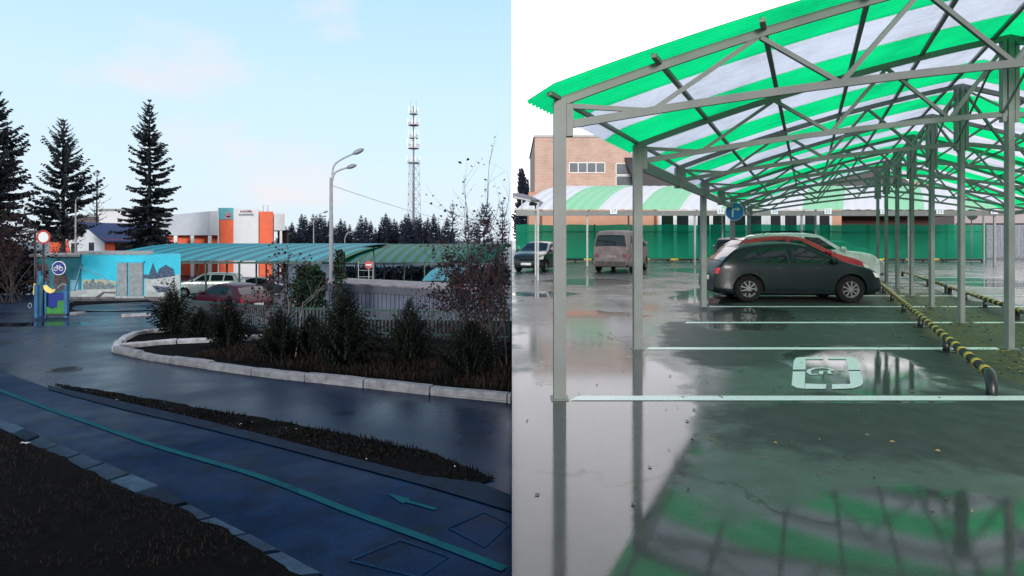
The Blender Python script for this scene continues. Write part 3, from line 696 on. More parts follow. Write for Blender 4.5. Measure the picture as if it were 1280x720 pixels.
# local: x across the gable, y along the ridge
b = MB(); b.add([(-hw, 0, 0), (hw, 0, 0), (hw, 0, ze), (0, 0, za-.15), (-hw, 0, ze)], [(0, 1, 2, 3, 4)]); b.add([(-hw, 0, 0), (-hw, ln, 0), (-hw, ln, ze), (-hw, 0, ze)], [(0, 1, 2, 3)])
b.add([(-hw, ln, 0), (hw, ln, 0), (hw, ln, ze), (0, ln, za-.15), (-hw, ln, ze)], [(4, 3, 2, 1, 0)]); b.build('wall', M['white_wall'], o)
b = MB(); b.add([(hw, 0, 0), (hw, ln, 0), (hw, ln, ze), (hw, 0, ze)], [(0, 1, 2, 3)]); b.build('orange_wall', M['orange'], o)
b = MB()
for sg in (1, -1):
    q = [(0, -.3, za), (sg*(hw+.5), -.3, ze-.25), (sg*(hw+.5), ln+.3, ze-.25), (0, ln+.3, za)]
    b.add(q+[(x, y, z-.14) for x, y, z in q], [(0, 1, 2, 3), (7, 6, 5, 4), (0, 4, 5, 1), (1, 5, 6, 2), (2, 6, 7, 3), (3, 7, 4, 0)])
ob = b.build('roof', M['blue_roof'], o); fixnormals(ob)
for (x, z, w, h) in ((-3.0, ze-1.9, 1.5, 1.4), (1.5, ze-1.9, 1.2, 1.5)):
    b = MB(); b.box(x, x+w, -.06, .05, z, z+h); b.build('window', M['dark_glass'], o)
b = MB(); b.box(hw-.02, hw+.06, 1.2, 3.6, ze-1.9, ze-.5); b.build('window', M['dark_glass'], o)
b = MB(); b.add([(-hw-.02, -.08, 0), (-hw+1.6, -.08, 0), (-hw+2.2, -.08, ze-2.2), (-hw+1.2, -.08, ze-.1), (-hw-.02, -.08, ze-.3)], [(0, 1, 2, 3, 4)]); b.build('orange_cladding', M['orange'], o)

b = MB(); b.box(-hw-5.2, -hw-.02, .6, 5, 0, ze-.35); b.build('orange_wing', M['orange'], o)
b = MB(); b.box(-hw-5.4, -hw-.02, .4, 5.2, ze-.348, ze-.1); b.build('wing_roof', M['dark_roof'], o)
b = MB(); b.box(-hw-2.2, -hw-.6, .54, .7, ze-2.4, ze-1.1); b.build('window', M['dark_glass'], o)
# arched open-sided roofs
def arch_roof(o, X0, X1, Yf, Yb, zf, zb_, band, mats, skew, zg, posts, over=0., corr=0., beam=True, mirror=True, name='roof_sheet', post_r=.05, nseg=8, pm=None, bh=.36):
    """eave along X at the front, curving up towards the back; bands run front to back"""
    n = max(1, int(round((X1-X0)/band))); dep = Yb-Yf
    def prof(t):
        y = Yf+dep*t; s_ = t if t <= 1 else 2-t; return y, zf+(zb_-zf)*math.sin(s_*math.pi/2)**.9
    T = 2. if mirror else 1.
    for i in range(n):
        a0, a1 = X0+(X1-X0)*i/n, X0+(X1-X0)*(i+1)/n; b_ = MB(); vs = []; k = nseg*2 if mirror else nseg
        ns = 8
        for j in range(k+1):
            y, z = prof(T*j/k)
            for q in range(ns+1):
                x = a0+(a1-a0)*q/ns+skew*(y-Yf); vs.append((x, y, z+(.02 if q % 2 else -.02)))
        b_.add(vs, [(j*(ns+1)+q, j*(ns+1)+q+1, (j+1)*(ns+1)+q+1, (j+1)*(ns+1)+q) for j in range(k) for q in range(ns)])
        b_.build(name, M[mats[i % 2]], o)
    if beam:
        b_ = MB(); b_.box(X0, X1, Yf+.06, Yf+.16, zf-bh, zf-.06); b_.build('eave_beam', pm or M['steel'], o)
        b_ = MB(); ye = prof(T)[0]; b_.box(X0+skew*(ye-Yf), X1+skew*(ye-Yf), ye-.1, ye, zf-.3 if mirror else zb_-.3, (zf if mirror else zb_)-.05); b_.build('back_beam', pm or M['steel'], o)
    for x in posts:
        b_ = MB(); b_.box(x-post_r, x+post_r, Yf+.2, Yf+.2+2*post_r, zg, zf-.06); b_.build('post', pm or M['steel_light'], o)
        ye = prof(T)[0]; b_ = MB(); xx = x+skew*(ye-Yf); b_.box(xx-post_r, xx+post_r, ye-.25, ye-.25+2*post_r, zg, (zf if mirror else zb_)-.1); b_.build('post', pm or M['steel_light'], o)
        b_ = MB()
        for j in range(6):
            t0, t1 = T*j/6, T*(j+1)/6; (ya, za_), (yb, zb2) = prof(t0), prof(t1)
            b_.bar((x+skew*(ya-Yf), ya, za_-.12), (x+skew*(yb-Yf), yb, zb2-.12), .05, .06)
        b_.build('roof_arch', pm or M['steel'], o)
def canopy_left(label, px0, px1, Yf, Yb, pe, pt, band, mats, skew, npost, mirror=False):
    X0, X1 = PX(px0, Yf), PX(px1, Yf); zg = min(zl(X0, Yf), zl(X1, Yf))-.05
    o = thing('canopy', label, 'canopy', (0, 0, 0))
    arch_roof(o, X0, X1, Yf, Yb, PZ(pe, Yf), PZ(pt, Yb), band, mats, skew, zg, [X0+(X1-X0)*(i+.5)/npost for i in range(npost)], mirror=mirror, pm=M['green_metal'], bh=.2)
canopy_left('long turquoise corrugated canopy over cars behind the cyan kiosk', 108, 402, 40, 46, 326, 304.5, .62, ('turq_a', 'turq_b'), .55, 7)
canopy_left('short turquoise and green canopy behind the street lamp pole', 318, 424, 52, 57, 327, 308.5, .6, ('turq_a', 'lawn_a'), .6, 4)
canopy_left('long green and blue-grey canopy in front of the lattice tower', 416, 619, 53, 59.5, 328, 305, .5, ('lawn_a', 'lawn_b'), .22, 8)
canopy_left('small bright turquoise roof behind the grey shed', 527, 570, 33, 35.2, 351, 334, .5, ('turq_a', 'turq_b'), .3, 2)
# dark hedge line under the far canopy
r = random.Random(9); b = MB()
for _ in range(5000):
    p_ = P(r.uniform(418, 636), 0, 62); z = -4.03+r.random()**.6*2.6; p = Vector((p_.x, 62+r.uniform(0, 1.5), z)); a = Vector((r.uniform(-1, 1), r.uniform(-1, .3), r.uniform(-1, 1))).normalized(); u = a.orthogonal().normalized()*.13
    b.add([p, p+a*.2+u, p+a*.4, p+a*.2-u], [(0, 1, 2, 3)])
o = tag(b.build('hedge', M['needles_far']), 'dark clipped hedge under the far end of the green canopy', 'hedge')

# ------------------------------------------------------------------ left: kiosk with its mural
def skbox(x0, x1, y0, y1, z0, z1, k):
    """box whose sides run back aslant"""
    b_ = MB(); b_.box(x0, x1, y0, y1, z0, z1); b_.v = [(x+k*(y-y0), y, z) for x, y, z in b_.v]; return b_
Y = 26; z0 = -.0405*Y; X0, X1 = PX(45, Y), PX(225.5, Y)
o = thing('kiosk', 'low cyan kiosk painted with a bridge and winter mural', 'kiosk', (0, 0, 0))
def zy(py): return PZ(py, Y)
xs = PX(101, Y)
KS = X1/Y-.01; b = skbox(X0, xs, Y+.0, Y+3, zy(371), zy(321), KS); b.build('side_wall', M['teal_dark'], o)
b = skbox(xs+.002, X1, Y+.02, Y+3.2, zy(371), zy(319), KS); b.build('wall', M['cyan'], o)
b = skbox(X0-.05, X1+.02, Y-.05, Y+3.3, z0-.3, zy(371.2), KS); b.build('plinth', M['stone'], o)
b = skbox(X0-.15, xs+.02, Y-.2, Y+3.1, zy(320.8), zy(318), KS); b.build('roof_slab', M['concrete'], o)
b = skbox(PX(82, Y), PX(181, Y), Y+.5, Y+3.3, zy(318.8), zy(315), KS); b.build('roof_slab', M['concrete'], o)
sh = []
def mur(pts, mm, d, par=None):
    b_ = MB(); b_.prism([(PX(x, Y), zy(y)) for x, y in pts], Y-d, Y+.03); ob_ = b_.build('mural_patch', M[mm], o); fixnormals(ob_); return ob_
mur([(103, 371), (145, 371), (145, 352), (130, 349), (115, 350), (104, 349), (103, 352)], 'mural_sand', .004)
mur([(88, 371), (145.5, 371), (145.5, 361), (88, 363)], 'mural_pale', .008)
mur([(104, 356), (108, 350), (111, 355), (116, 348), (120, 354), (126, 351), (131, 356), (138, 353), (144, 357), (144, 361), (104, 362)], 'mural_mid', .006)
for a, c in (((93, 364), (101.5, 334)), ((101.5, 334), (124, 343)), ((124, 343), (145, 358)), ((101.5, 334), (103, 330))):
    b = MB(); b.bar((PX(a[0], Y), Y-.014, zy(a[1])), (PX(c[0], Y), Y-.014, zy(c[1])), .03, .075, up=(0, 1, 0)); b.build('mural_bridge', M['mural_line'], o)
mur([(181, 371), (225, 371), (225, 343), (205, 346), (192, 344), (181, 349)], 'mural_pale', .005)
mur([(174, 347), (181, 343), (186, 344), (191, 329), (196, 343), (199, 336), (207, 331), (216, 336), (219, 345), (205, 347), (190, 349)], 'mural_navy', .010)
mur([(190, 357), (198, 366), (208, 364), (212, 359)], 'mural_navy', .011)
mur([(46, 362), (46, 330), (60, 330), (62, 355), (58, 371), (46, 371)], 'mural_brown', .012)
mur([(66, 355), (68, 343), (84, 343), (84, 360), (72, 364)], 'mural_brown', .013)
mur([(88, 362), (88, 350), (98, 350), (98, 362)], 'mural_line', .009)
mur([(120, 371), (129, 364.5), (145, 365), (145, 367), (131, 366.5), (126, 371)], 'mural_brown', .015)
for a0, a1 in ((147, 159.5), (161.5, 179)):
    b = MB(); b.box(PX(a0, Y), PX(a1, Y), Y-.03, Y+.03, zy(369.5), zy(328.5))
    for k_ in range(26):
        zz = zy(369)+(zy(329)-zy(369))*k_/26; b.box(PX(a0, Y)+.02, PX(a1, Y)-.02, Y-.045, Y-.028, zz, zz+.035)
    b.build('shutter', M['shutter'], o)
b = MB(); b.box(PX(145, Y), PX(181, Y), Y-.07, Y+.02, zy(372.5), zy(370)); b.build('door_step', M['kerb_pale'], o)
b = MB(); b.box(PX(145.4, Y), PX(180.5, Y), Y-.06, Y+.02, zy(328.3), zy(326.5)); b.build('shutter_box', M['cyan'], o)
# low rubble / kerb in front of it
for (a0, a1, py) in ((88, 106, 393.5), (152, 188, 396)):
    c0, c1 = gl(a0, py), gl(a1, py-1 if a0 < 100 else py-1.5); b = MB(); b.bar(c0+Vector((0, 0, .03)), c1+Vector((0, 0, .03)), .15, .09)
    tag(b.build('loose_kerb_stone', M['kerb_pale']), 'pale loose kerb stone lying beside the blue play panels' if a0 < 100 else 'pale loose kerb stone lying in front of the kiosk shutter', 'kerb stone')
gsheet('kiosk_verge', ragged(gpx([(86, 391), (200, 388), (225, 383), (225, 376), (88, 377)]), .1, 6, .3), M['soil'], .02)
# sign post
g = gl(54.5, 394); Y = g.y; o = thing('sign_post', 'dark post with round red-rimmed sign and round blue bicycle sign', 'road sign', g)
zt = PZ(289, Y)-g.z; b = MB(); b.tube([(0, 0, -.05), (0, 0, zt)], .035, 10); b.build('pole', M['pole_dark'], o)
sr = 8.7*Y/F; zc = PZ(296.5, Y)-g.z; xo = PX(56, Y)-g.x
b = MB(); b.lathe([(0.001, -.05), (sr, -.05), (sr, -.04), (.001, -.04)], (xo, 0, zc), 28, axis='y'); pl = b.build('prohibition_sign', M['sign_red'], o)
b = MB(); b.lathe([(0.001, -.056), (sr*.74, -.056), (sr*.74, -.051)], (xo, 0, zc), 28, axis='y'); b.build('sign_face', M['sign_white'], pl)
xo = PX(75, Y)-g.x; zc = PZ(335, Y)-g.z
b = MB(); b.bar((0, 0, zc), (xo, 0, zc), .02, .03); b.build('bracket', M['pole_dark'], o)
b = MB(); b.lathe([(0.001, -.05), (sr, -.05), (sr, -.04), (.001, -.04)], (xo, 0, zc), 28, axis='y'); pl = b.build('bicycle_sign', M['sign_white'], o)
b = MB(); b.lathe([(0.001, -.055), (sr*.9, -.055), (sr*.9, -.051)], (xo, 0, zc), 28, axis='y'); b.build('sign_face', M['sign_navy'], pl)
b = MB()
for sg in (-1, 1):
    c = Vector((xo+sg*sr*.38, -.06, zc-sr*.12)); b.tube([c+Vector((math.cos(a), 0, math.sin(a)))*sr*.26 for a in [i*math.pi/6 for i in range(13)]], sr*.055, 5)
q = [(-.38, -.12), (-.15, .3), (.22, .3), (.38, -.12)]
b.tube([(xo+x*sr, -.06, zc+z*sr) for x, z in q], sr*.05, 5); b.tube([(xo-.15*sr, -.06, zc+.3*sr), (xo+.02*sr, -.06, zc-.12*sr), (xo+.22*sr, -.06, zc+.3*sr)], sr*.05, 5)
b.tube([(xo-.28*sr, -.06, zc+.38*sr), (xo-.08*sr, -.06, zc+.38*sr)], sr*.05, 5); b.tube([(xo+.2*sr, -.06, zc+.42*sr), (xo+.32*sr, -.06, zc+.42*sr)], sr*.05, 5)
b.build('bicycle_symbol', M['sign_white'], pl)
# dark barrier bracket by the trees
g = gl(44, 393); Y = g.y; b = MB(); b.tube([(g.x, Y, g.z), (g.x, Y, PZ(289, Y))], .03, 8); b.bar((g.x+.05, Y, PZ(289, Y)), (PX(26, Y), Y, PZ(290, Y)), .06, .06)
tag(b.build('gallows_post', M['pole_dark']), 'dark angled post with a crossbar behind the red-rimmed sign', 'post')
# blue play panels
g = gl(58, 397); Y = g.y; o = thing('play_cabin', 'blue wooden play panels with yellow arch and green box', 'playground', (0, 0, 0))
def pp(x, y, d=0): v = P(x, y, Y+d); return v
for (a0, a1, tp) in ((31, 35, 340), (44, 48, 356)):
    b = MB(); b.box(PX(a0, Y), PX(a1, Y), Y-.04+(.5 if a0 < 40 else 0), Y+.04+(.5 if a0 < 40 else 0), -.0405*Y-.1, PZ(tp, Y)); b.build('frame_post', M['blue_paint'], o)
b = MB(); xa, xb = PX(33, Y), PX(47, Y)
b.add([(xa, Y+.47, PZ(392, Y)), (xb, Y, PZ(396, Y)), (xb, Y, PZ(357, Y)), (xa+.15, Y+.4, PZ(348, Y)), (xa, Y+.47, PZ(344, Y)), (xa, Y+.52, PZ(392, Y)), (xb, Y+.05, PZ(396, Y)), (xb, Y+.05, PZ(357, Y)), (xa+.15, Y+.45, PZ(348, Y)), (xa, Y+.52, PZ(344, Y))],
      [(0, 1, 2, 3, 4), (9, 8, 7, 6, 5)] + [(i, (i+1) % 5, (i+1) % 5+5, i+5) for i in range(5)]); ob = b.build('side_panel', M['teal_dark'], o); fixnormals(ob)
for (x, y0, y1) in ((36.5, 355, 369), (40, 358, 367)):
    b = MB(); d = .3; b.bar((PX(x, Y), Y+d-.12, PZ(y1, Y)), (PX(x, Y)+.02, Y+d-.12, PZ(y0, Y)), .05, .03); b.build('yellow_slat', M['yellow_paint'], o)
b = MB(); b.tube([P(37.5+2.2*math.cos(a), 382+3*math.sin(a), Y+.1) for a in [i*.6 for i in range(12)]], .012, 5); b.build('ring', M['shutter'], o)
for a0, a1 in ((57, 59), (81, 85)):
    b = MB(); b.box(PX(a0, Y), PX(a1, Y), Y-.04, Y+.04, -.0405*Y-.05, PZ(353 if a0 < 60 else 357, Y)); b.build('frame_post', M['blue_paint'], o)
b = MB(); b.box(PX(59, Y), PX(81, Y), Y+.02, Y+.05, PZ(386, Y), PZ(366, Y)); b.build('back_panel', M['sign_navy'], o)
b = MB(); b.prism([(PX(x, Y), PZ(y, Y)) for x, y in ((57.5, 392), (80.8, 392), (80.8, 375), (73, 376), (72.5, 384), (66, 386), (60, 383), (57.5, 386))], Y-.03, Y+.01); ob = b.build('green_box', M['green_paint'], o); fixnormals(ob)
arc = [(56.5, 356.5), (60, 356), (64, 360), (69, 362), (72, 360.5), (69.5, 365), (65, 366.5), (60, 364.5), (57, 361)]
b = MB(); b.prism([(PX(x, Y), PZ(y, Y)) for x, y in arc], Y-.07, Y-.04); ob = b.build('yellow_arch', M['yellow_paint'], o); fixnormals(ob)
b = MB(); b.tube([P(x, y, Y) for x, y in ((83, 356), (78, 355), (74, 358), (71, 362))], .02, 6); b.build('grab_bar', M['shutter'], o)
b = MB(); b.box(PX(57, Y), PX(85, Y), Y-.05, Y+.05, PZ(394.5, Y), PZ(392.2, Y)); b.build('bottom_rail', M['pole_dark'], o)

# street lamps
def lamp(label, px, base_y, Y, top, arms, rad, group=None):
    x = PX(px, Y); z0 = zl(x, Y); o = thing('street_lamp', label, 'street lamp', (x, Y, z0))
    zj = PZ(top, Y)-z0; b = MB(); b.tube([(0, 0, -.2), (0, 0, zj*.55), (0, 0, zj)], [rad*1.25, rad, rad*.8], 10); b.build('pole', mat('lamp_pole_concrete', (.26, .28, .30), .7, var=.1), o)
    for (pts, hl) in arms:
        q = [Vector((PX(a, Y)-x, 0, PZ(c, Y)-z0)) for a, c in pts]
        sm = []
        for i in range(len(q)-1):
            p0, p1, p2, p3 = q[max(0, i-1)], q[i], q[i+1], q[min(len(q)-1, i+2)]
            for s_ in range(5):
                t = s_/5; sm.append(.5*((2*p1)+(p2-p0)*t+(2*p0-5*p1+4*p2-p3)*t*t+(3*p1-p0-3*p2+p3)*t**3))
        sm.append(q[-1]); b = MB(); b.tube(sm, rad*.42, 8); ar = b.build('arm', M['steel_light'], o)
        d = (q[-1]-q[-2]).normalized(); e = q[-1]; b = MB()
        ctr = [(0, .25), (.12, .7), (.3, .95), (.55, 1.), (.8, .8), (.95, .45), (1, .1)]
        b.tube([e+d*hl*t for t, _ in ctr], [hl*.20*w for _, w in ctr], 10); b.build('lamp_head', M['gate'], ar)
    return o
lamp('near street lamp with two curved arms beside the grey shed', 414, 345, 30, 222,
     [([(415.5, 226), (416, 212), (420, 204), (430, 197.5), (441, 192.5)], .62), ([(415.5, 226), (418, 217), (425, 212.5), (433, 210)], .55)], .105)
lamp('small distant lamp with two short arms left of the near lamp', 392, 300, 70, 284, [([(392, 284), (392, 273), (396, 269), (404, 266)], .6), ([(392, 284), (393, 276), (398, 272), (403, 271)], .5)], .07)
lamp('distant single-arm lamp with a curved neck right of the near pole', 431, 320, 62, 304, [([(431, 304), (431.5, 297), (434, 292), (440, 290)], .62)], .09)
lamp('thin distant pole lamp in front of the airy spruce', 94.5, 300, 55, 255, [([(94.5, 255), (95, 250), (97, 248), (99, 247.5)], .4)], .07)
b = MB(); p0, p1 = P(415, 232, 30), P(640, 288, 75)
b.tube([p0.lerp(p1, t)-Vector((0, 0, 1.1*4*t*(1-t)*.5)) for t in [i/16 for i in range(17)]], .014, 5)
tag(b.build('overhead_cable', M['steel']), 'thin overhead cable running from the near lamp to the right', 'cable')

# grey corrugated shed behind the fence
o = thing('corrugated_shed', 'low grey corrugated steel shed behind the green fence', 'shed', (0, 0, 0))
Ya, Yb = 22.5, 20.5; Xa, Xb = PX(404, Ya), PX(630, Yb)
def lerp(a, b_, t): return a+(b_-a)*t
nn = 84; b = MB(); vs = []
for i in range(nn*2+1):
    t = i/(nn*2); x, y = lerp(Xa, Xb, t), lerp(Ya, Yb, t)-(.07 if (i//1) % 4 in (1, 2) else 0)
    zt_ = lerp(PZ(354, Ya), PZ(366, Yb), t)
    vs += [(x, y, zl(x, y)-.3), (x, y, zt_-.25)]
b.add(vs, [(2*i, 2*i+2, 2*i+3, 2*i+1) for i in range(nn*2)]); b.build('front_wall', M['shed'], o)
def quadbox(name, pts, h, m, par):
    b_ = MB(); q = [Vector(p) for p in pts]; b_.add([*q]+[p+Vector((0, 0, h)) for p in q], [(3, 2, 1, 0), (4, 5, 6, 7), (0, 1, 5, 4), (1, 2, 6, 5), (2, 3, 7, 6), (3, 0, 4, 7)]); return b_.build(name, m, par)
za_, zb_ = PZ(354, Ya), PZ(366, Yb)
quadbox('fascia', [(Xa-.05, Ya-.14, za_-.26), (Xb+.05, Yb-.14, zb_-.26), (Xb+.05, Yb-.08, zb_-.26), (Xa-.05, Ya-.08, za_-.26)], .27, mat('fascia_sheet', (.05, .06, .085), .5), o)
quadbox('roof', [(Xa-.1, Ya-.15, za_+.012), (Xb+.1, Yb-.15, zb_+.012), (Xb+.1, Yb+3.9, zb_-.10), (Xa-.1, Ya+3.9, za_-.10)], .05, M['shed_roof'], o)
quadbox('side_wall', [(Xa, Ya, -2.2), (Xa+.04, Ya, -2.2), (Xa+.04, Ya+3.8, -2.2), (Xa, Ya+3.8, -2.2)], za_+2.15, M['shed'], o)
quadbox('side_wall', [(Xb-.04, Yb, -2.2), (Xb, Yb, -2.2), (Xb, Yb+3.8, -2.2), (Xb-.04, Yb+3.8, -2.2)], zb_+2.15, M['shed'], o)
# green picket fence
def picket_fence(label, a, c, h, sp, wm, m, zoff=0):
    o_ = thing('picket_fence', label, 'fence', (0, 0, 0)); a, c = Vector(a), Vector(c); ln_ = (c-a).length; n_ = int(ln_/sp); b_ = MB()
    for i in range(n_+1):
        p = a.lerp(c, i/n_); z = zl(p.x, p.y); b_.box(p.x-wm/2, p.x+wm/2, p.y-.008, p.y+.008, z+.02, z+h+zoff)
    b_.build('pickets', m, o_)
    for hh in (.12, h-.03):
        b_ = MB(); p, q = a.copy(), c.copy(); p.z = zl(p.x, p.y)+hh; q.z = zl(q.x, q.y)+hh; b_.bar(p+Vector((0, -.025, 0)), q+Vector((0, -.025, 0)), .03, .03); b_.build('rail', M['green_metal'], o_)
    k = max(2, int(ln_/1.6))
    for i in range(k+1):
        p = a.lerp(c, i/k); z = zl(p.x, p.y); b_ = MB(); b_.box(p.x-.025, p.x+.025, p.y+.012, p.y+.06, z-.1, z+h+.06); b_.build('post', M['green_metal'], o_)
M['picket_blue'] = mat('blue_green_picket', (.006, .020, .032), .5)
picket_fence('green metal picket fence in front of the grey shed', P(366, 0, 12.8), P(636, 0, 11.6), .62, .085, .035, M['picket_blue'])
picket_fence('blue metal picket fence in front of the parked red car', P(232, 0, 15.4), P(362, 0, 13.0), .62, .085, .03, M['picket_blue'])
# ivy bush, bushes and young spruces
def leafblock(name, label, cat, loc, rx, ry, h, n, ls, ms, seed, xmax=None):
    r = random.Random(seed); o_ = thing(name, label, cat, loc); b_ = MB(); st = MB()
    for _ in range(7): 
        a = r.uniform(0, 6.28); st.tube([(0, 0, -.05), (math.cos(a)*rx*.3, math.sin(a)*ry*.3, h*.5), (math.cos(a)*rx*.6, math.sin(a)*ry*.6, h*.9)], [.02, .012, .005], 5)
    st.build('branches', M['twig'], o_)
    for _ in range(n):
        a = r.uniform(0, 6.28); k = r.random()**.4; z = h*r.random()**.75; w = (1-(z/h)**3*.5)*(1+.25*math.sin(3*a+5*z))
        p = Vector((math.cos(a)*rx*k*w, math.sin(a)*ry*k*w, z)); d = Vector((r.uniform(-1, 1), r.uniform(-1, 1), r.uniform(-.6, .8))).normalized(); u = d.orthogonal().normalized()*ls*.4
        b_.add([p, p+d*ls*.5+u, p+d*ls, p+d*ls*.5-u], [(0, 1, 2, 3)], r.randrange(len(ms)))
    b_.build('leaves', ms, o_); return o_
g = gpos(386, 19.5); leafblock('ivy_bush', 'dark green leafy bush left of the lamp and shed', 'bush', g, .6, .5, 1.75, 5000, .09, [M['leaf_green'], M['needles_young'], M['leaf_green']], 21)
g = gpos(443, 21.5); leafblock('climbing_bush', 'yellow-green climber growing up the shed corner', 'bush', (g[0], 19.6, zl(g[0], 19.6)), .22, .2, 2.3, 900, .08, [M['leaf_green'], M['weed']], 22)
lab = ['young spruce at the tip of the bed by the birch sapling', 'bushy young spruce near the pale inner kerb', 'dark young spruce in front of the leafy rowan sapling', 'largest young spruce of the bed standing before the lamp', 'young spruce with a long leader before the shed middle', 'low wide young spruce by the car park edge', 'small young spruce behind the tip of the bed', 'young spruce between the rowan sapling and the largest one']
for i, (px_, top, base_, w) in enumerate(((216, 352, 417, 58), (286, 370, 433, 66), (350, 385, 448, 70), (432, 358, 459, 92), (512, 372, 455, 76), (612, 402, 468, 92), (250, 384, 424, 50), (388, 392, 446, 66))):
    g = gl(px_, base_); H = (base_-top)*g.y/F; w *= g.y/F/2
    g.x = min(g.x, -w*1.0-.05)
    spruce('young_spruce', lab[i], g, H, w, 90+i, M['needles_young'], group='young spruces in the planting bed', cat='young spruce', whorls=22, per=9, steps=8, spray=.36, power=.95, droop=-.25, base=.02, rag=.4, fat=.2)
g = gl(214, 415); shrub('birch_sapling', 'thin bare sapling with a pale stem at the tip of the bed', 'sapling', g, 1, 1.75, 2, 60, .05, [M['leaf_dark']], 31, M['bark_pale'], .05, rad=.011)
g = gl(332, 446); shrub('rowan_sapling', 'leafy dark red sapling in the middle of the bed', 'sapling', g, 3, 1.9, 3, 500, .05, [M['leaf_dark'], M['leaf_dark'], M['leaf_red']], 32, M['twig'], .16, rad=.006)
g = gl(356, 450); shrub('rowan_sapling', 'pale stemmed sapling with few leaves beside the red one', 'sapling', g, 2, 1.6, 2, 120, .045, [M['leaf_dark'], M['leaf_green']], 36, M['bark_pale'], .16, rad=.007)
g = gl(598, 462); shrub('leafy_shrub', 'spreading shrub with red-brown leaves at the car park edge', 'shrub', (g.x, g.y, g.z), 9, 2.1, 3, 4200, .042, [M['leaf_dark'], M['leaf_red'], M['leaf_dark']], 33, M['twig'], .42, rad=.006, xmax=-.02)
g = gl(634, 470); shrub('leafy_shrub', 'tall bare twigged shrub rising at the terrace edge', 'shrub', (min(g.x, -.12), g.y+.4, g.z), 5, 3.2, 3, 260, .045, [M['leaf_dark'], M['leaf_dark'], M['leaf_red']], 34, M['twig'], .2, rad=.005, xmax=-.02)
g = gpos(16, 24); shrub('bare_bush', 'reddish brown bare bush under the left-edge spruce', 'bush', g, 10, 4.4, 3, 2500, .09, [M['leaf_dark'], M['leaf_red'], M['leaf_dark']], 35, M['twig'], .5, rad=.006)
g = gpos(44, 58); shrub('bare_bush', 'grey bare bush in front of the house orange end', 'bush', g, 8, 7.0, 3, 500, .16, [M['leaf_dark']], 37, M['bark_pale'], .5, rad=.004)
g = gpos(20, 30); leafblock('dark_bush', 'dark hedge-like bush left of the kiosk', 'bush', g, 1.9, 1., 2.2, 2500, .2, [M['leaf_dark'], M['needles_young']], 38)
# no entry sign and gate rails behind the shed
g = gpos(461, 34); Y = 34; o = thing('no_entry_sign', 'round red no entry sign with white bar on a thin post', 'road sign', g)
b = MB(); b.tube([(0, 0, -.1), (0, 0, PZ(326, Y)-g[2])], .03, 8); b.build('pole', M['steel_light'], o)
b = MB(); b.lathe([(.001, -.05), (.23, -.05), (.23, -.04), (.001, -.04)], (0, 0, PZ(331, Y)-g[2]), 24, axis='y'); pl = b.build('sign_plate', M['sign_red'], o)
b = MB(); b.box(-.16, .16, -.058, -.051, PZ(331, Y)-g[2]-.045, PZ(331, Y)-g[2]+.045); b.build('white_bar', M['sign_white'], pl)
g = gpos(448, 35); o = thing('metal_gate', 'light metal tube gate beside the no entry sign', 'gate', g); b = MB()
w = 18*35/F
for x in (0, w): b.tube([(x, 0, -.1), (x, 0, PZ(327, 35)-g[2])], .025, 6)
for py in (329, 338, 346): b.tube([(0, 0, PZ(py, 35)-g[2]), (w, 0, PZ(py, 35)-g[2])], .02, 6)
b.build('gate_frame', M['steel_light'], o)

# ------------------------------------------------------------------ cars
PROF = {
 'hatch': [(-.5, .36), (-.498, .46), (-.492, .54), (-.475, .60), (-.455, .645), (-.415, .765), (-.365, .875), (-.335, .925), (-.27, .962), (-.16, .992), (-.06, 1.0), (.02, .985), (.08, .945), (.135, .875), (.225, .745), (.285, .675), (.33, .64), (.40, .60), (.455, .545), (.485, .48), (.497, .42), (.5, .34)],
 'suv': [(-.5, .36), (-.498, .5), (-.494, .6), (-.48, .70), (-.455, .83), (-.43, .92), (-.40, .965), (-.3, .99), (-.1, 1.0), (.02, .985), (.08, .945), (.16, .80), (.225, .685), (.28, .655), (.4, .62), (.46, .57), (.488, .5), (.498, .42), (.5, .34)],
 'van': [(-.5, .30), (-.499, .45), (-.496, .58), (-.488, .74), (-.477, .88), (-.46, .955), (-.42, .985), (-.25, 1.0), (.0, .995), (.12, .97), (.19, .90), (.27, .74), (.33, .60), (.38, .57), (.45, .53), (.485, .46), (.498, .38), (.5, .30)],
 'sedan': [(-.5, .36), (-.498, .48), (-.49, .56), (-.46, .615), (-.36, .65), (-.30, .72), (-.22, .89), (-.16, .96), (-.05, 1.0), (.03, .985), (.09, .925), (.19, .745), (.25, .67), (.32, .635), (.42, .58), (.47, .52), (.495, .43), (.5, .34)]}
WINS = {
 'hatch': [[(-.33, .69), (-.30, .80), (-.25, .875), (-.215, .665)], [(-.20, .665), (-.235, .90), (-.06, .93), (-.055, .665)], [(-.03, .665), (-.035, .93), (.03, .915), (.09, .835), (.20, .675)]],
 'suv': [[(-.42, .68), (-.39, .90), (-.28, .925), (-.27, .68)], [(-.25, .68), (-.26, .925), (-.08, .935), (-.075, .68)], [(-.05, .68), (-.055, .935), (.05, .91), (.165, .69)]],
 'van': [[(-.44, .62), (-.425, .88), (-.24, .90), (-.24, .62)], [(-.21, .62), (-.21, .90), (-.02, .90), (-.02, .62)], [(.01, .62), (.01, .90), (.12, .89), (.25, .62)]],
 'sedan': [[(-.28, .67), (-.22, .83), (-.16, .89), (-.14, .67)], [(-.12, .67), (-.13, .90), (-.03, .93), (-.02, .67)], [(.0, .67), (-.005, .93), (.06, .90), (.18, .68)]]}
GLASS = {'hatch': ((-.448, -.345), (.075, .272)), 'suv': ((-.478, -.425), (.085, .215)), 'van': ((-.4955, -.470), (.14, .315)), 'sedan': ((-.325, -.185), (.045, .238))}
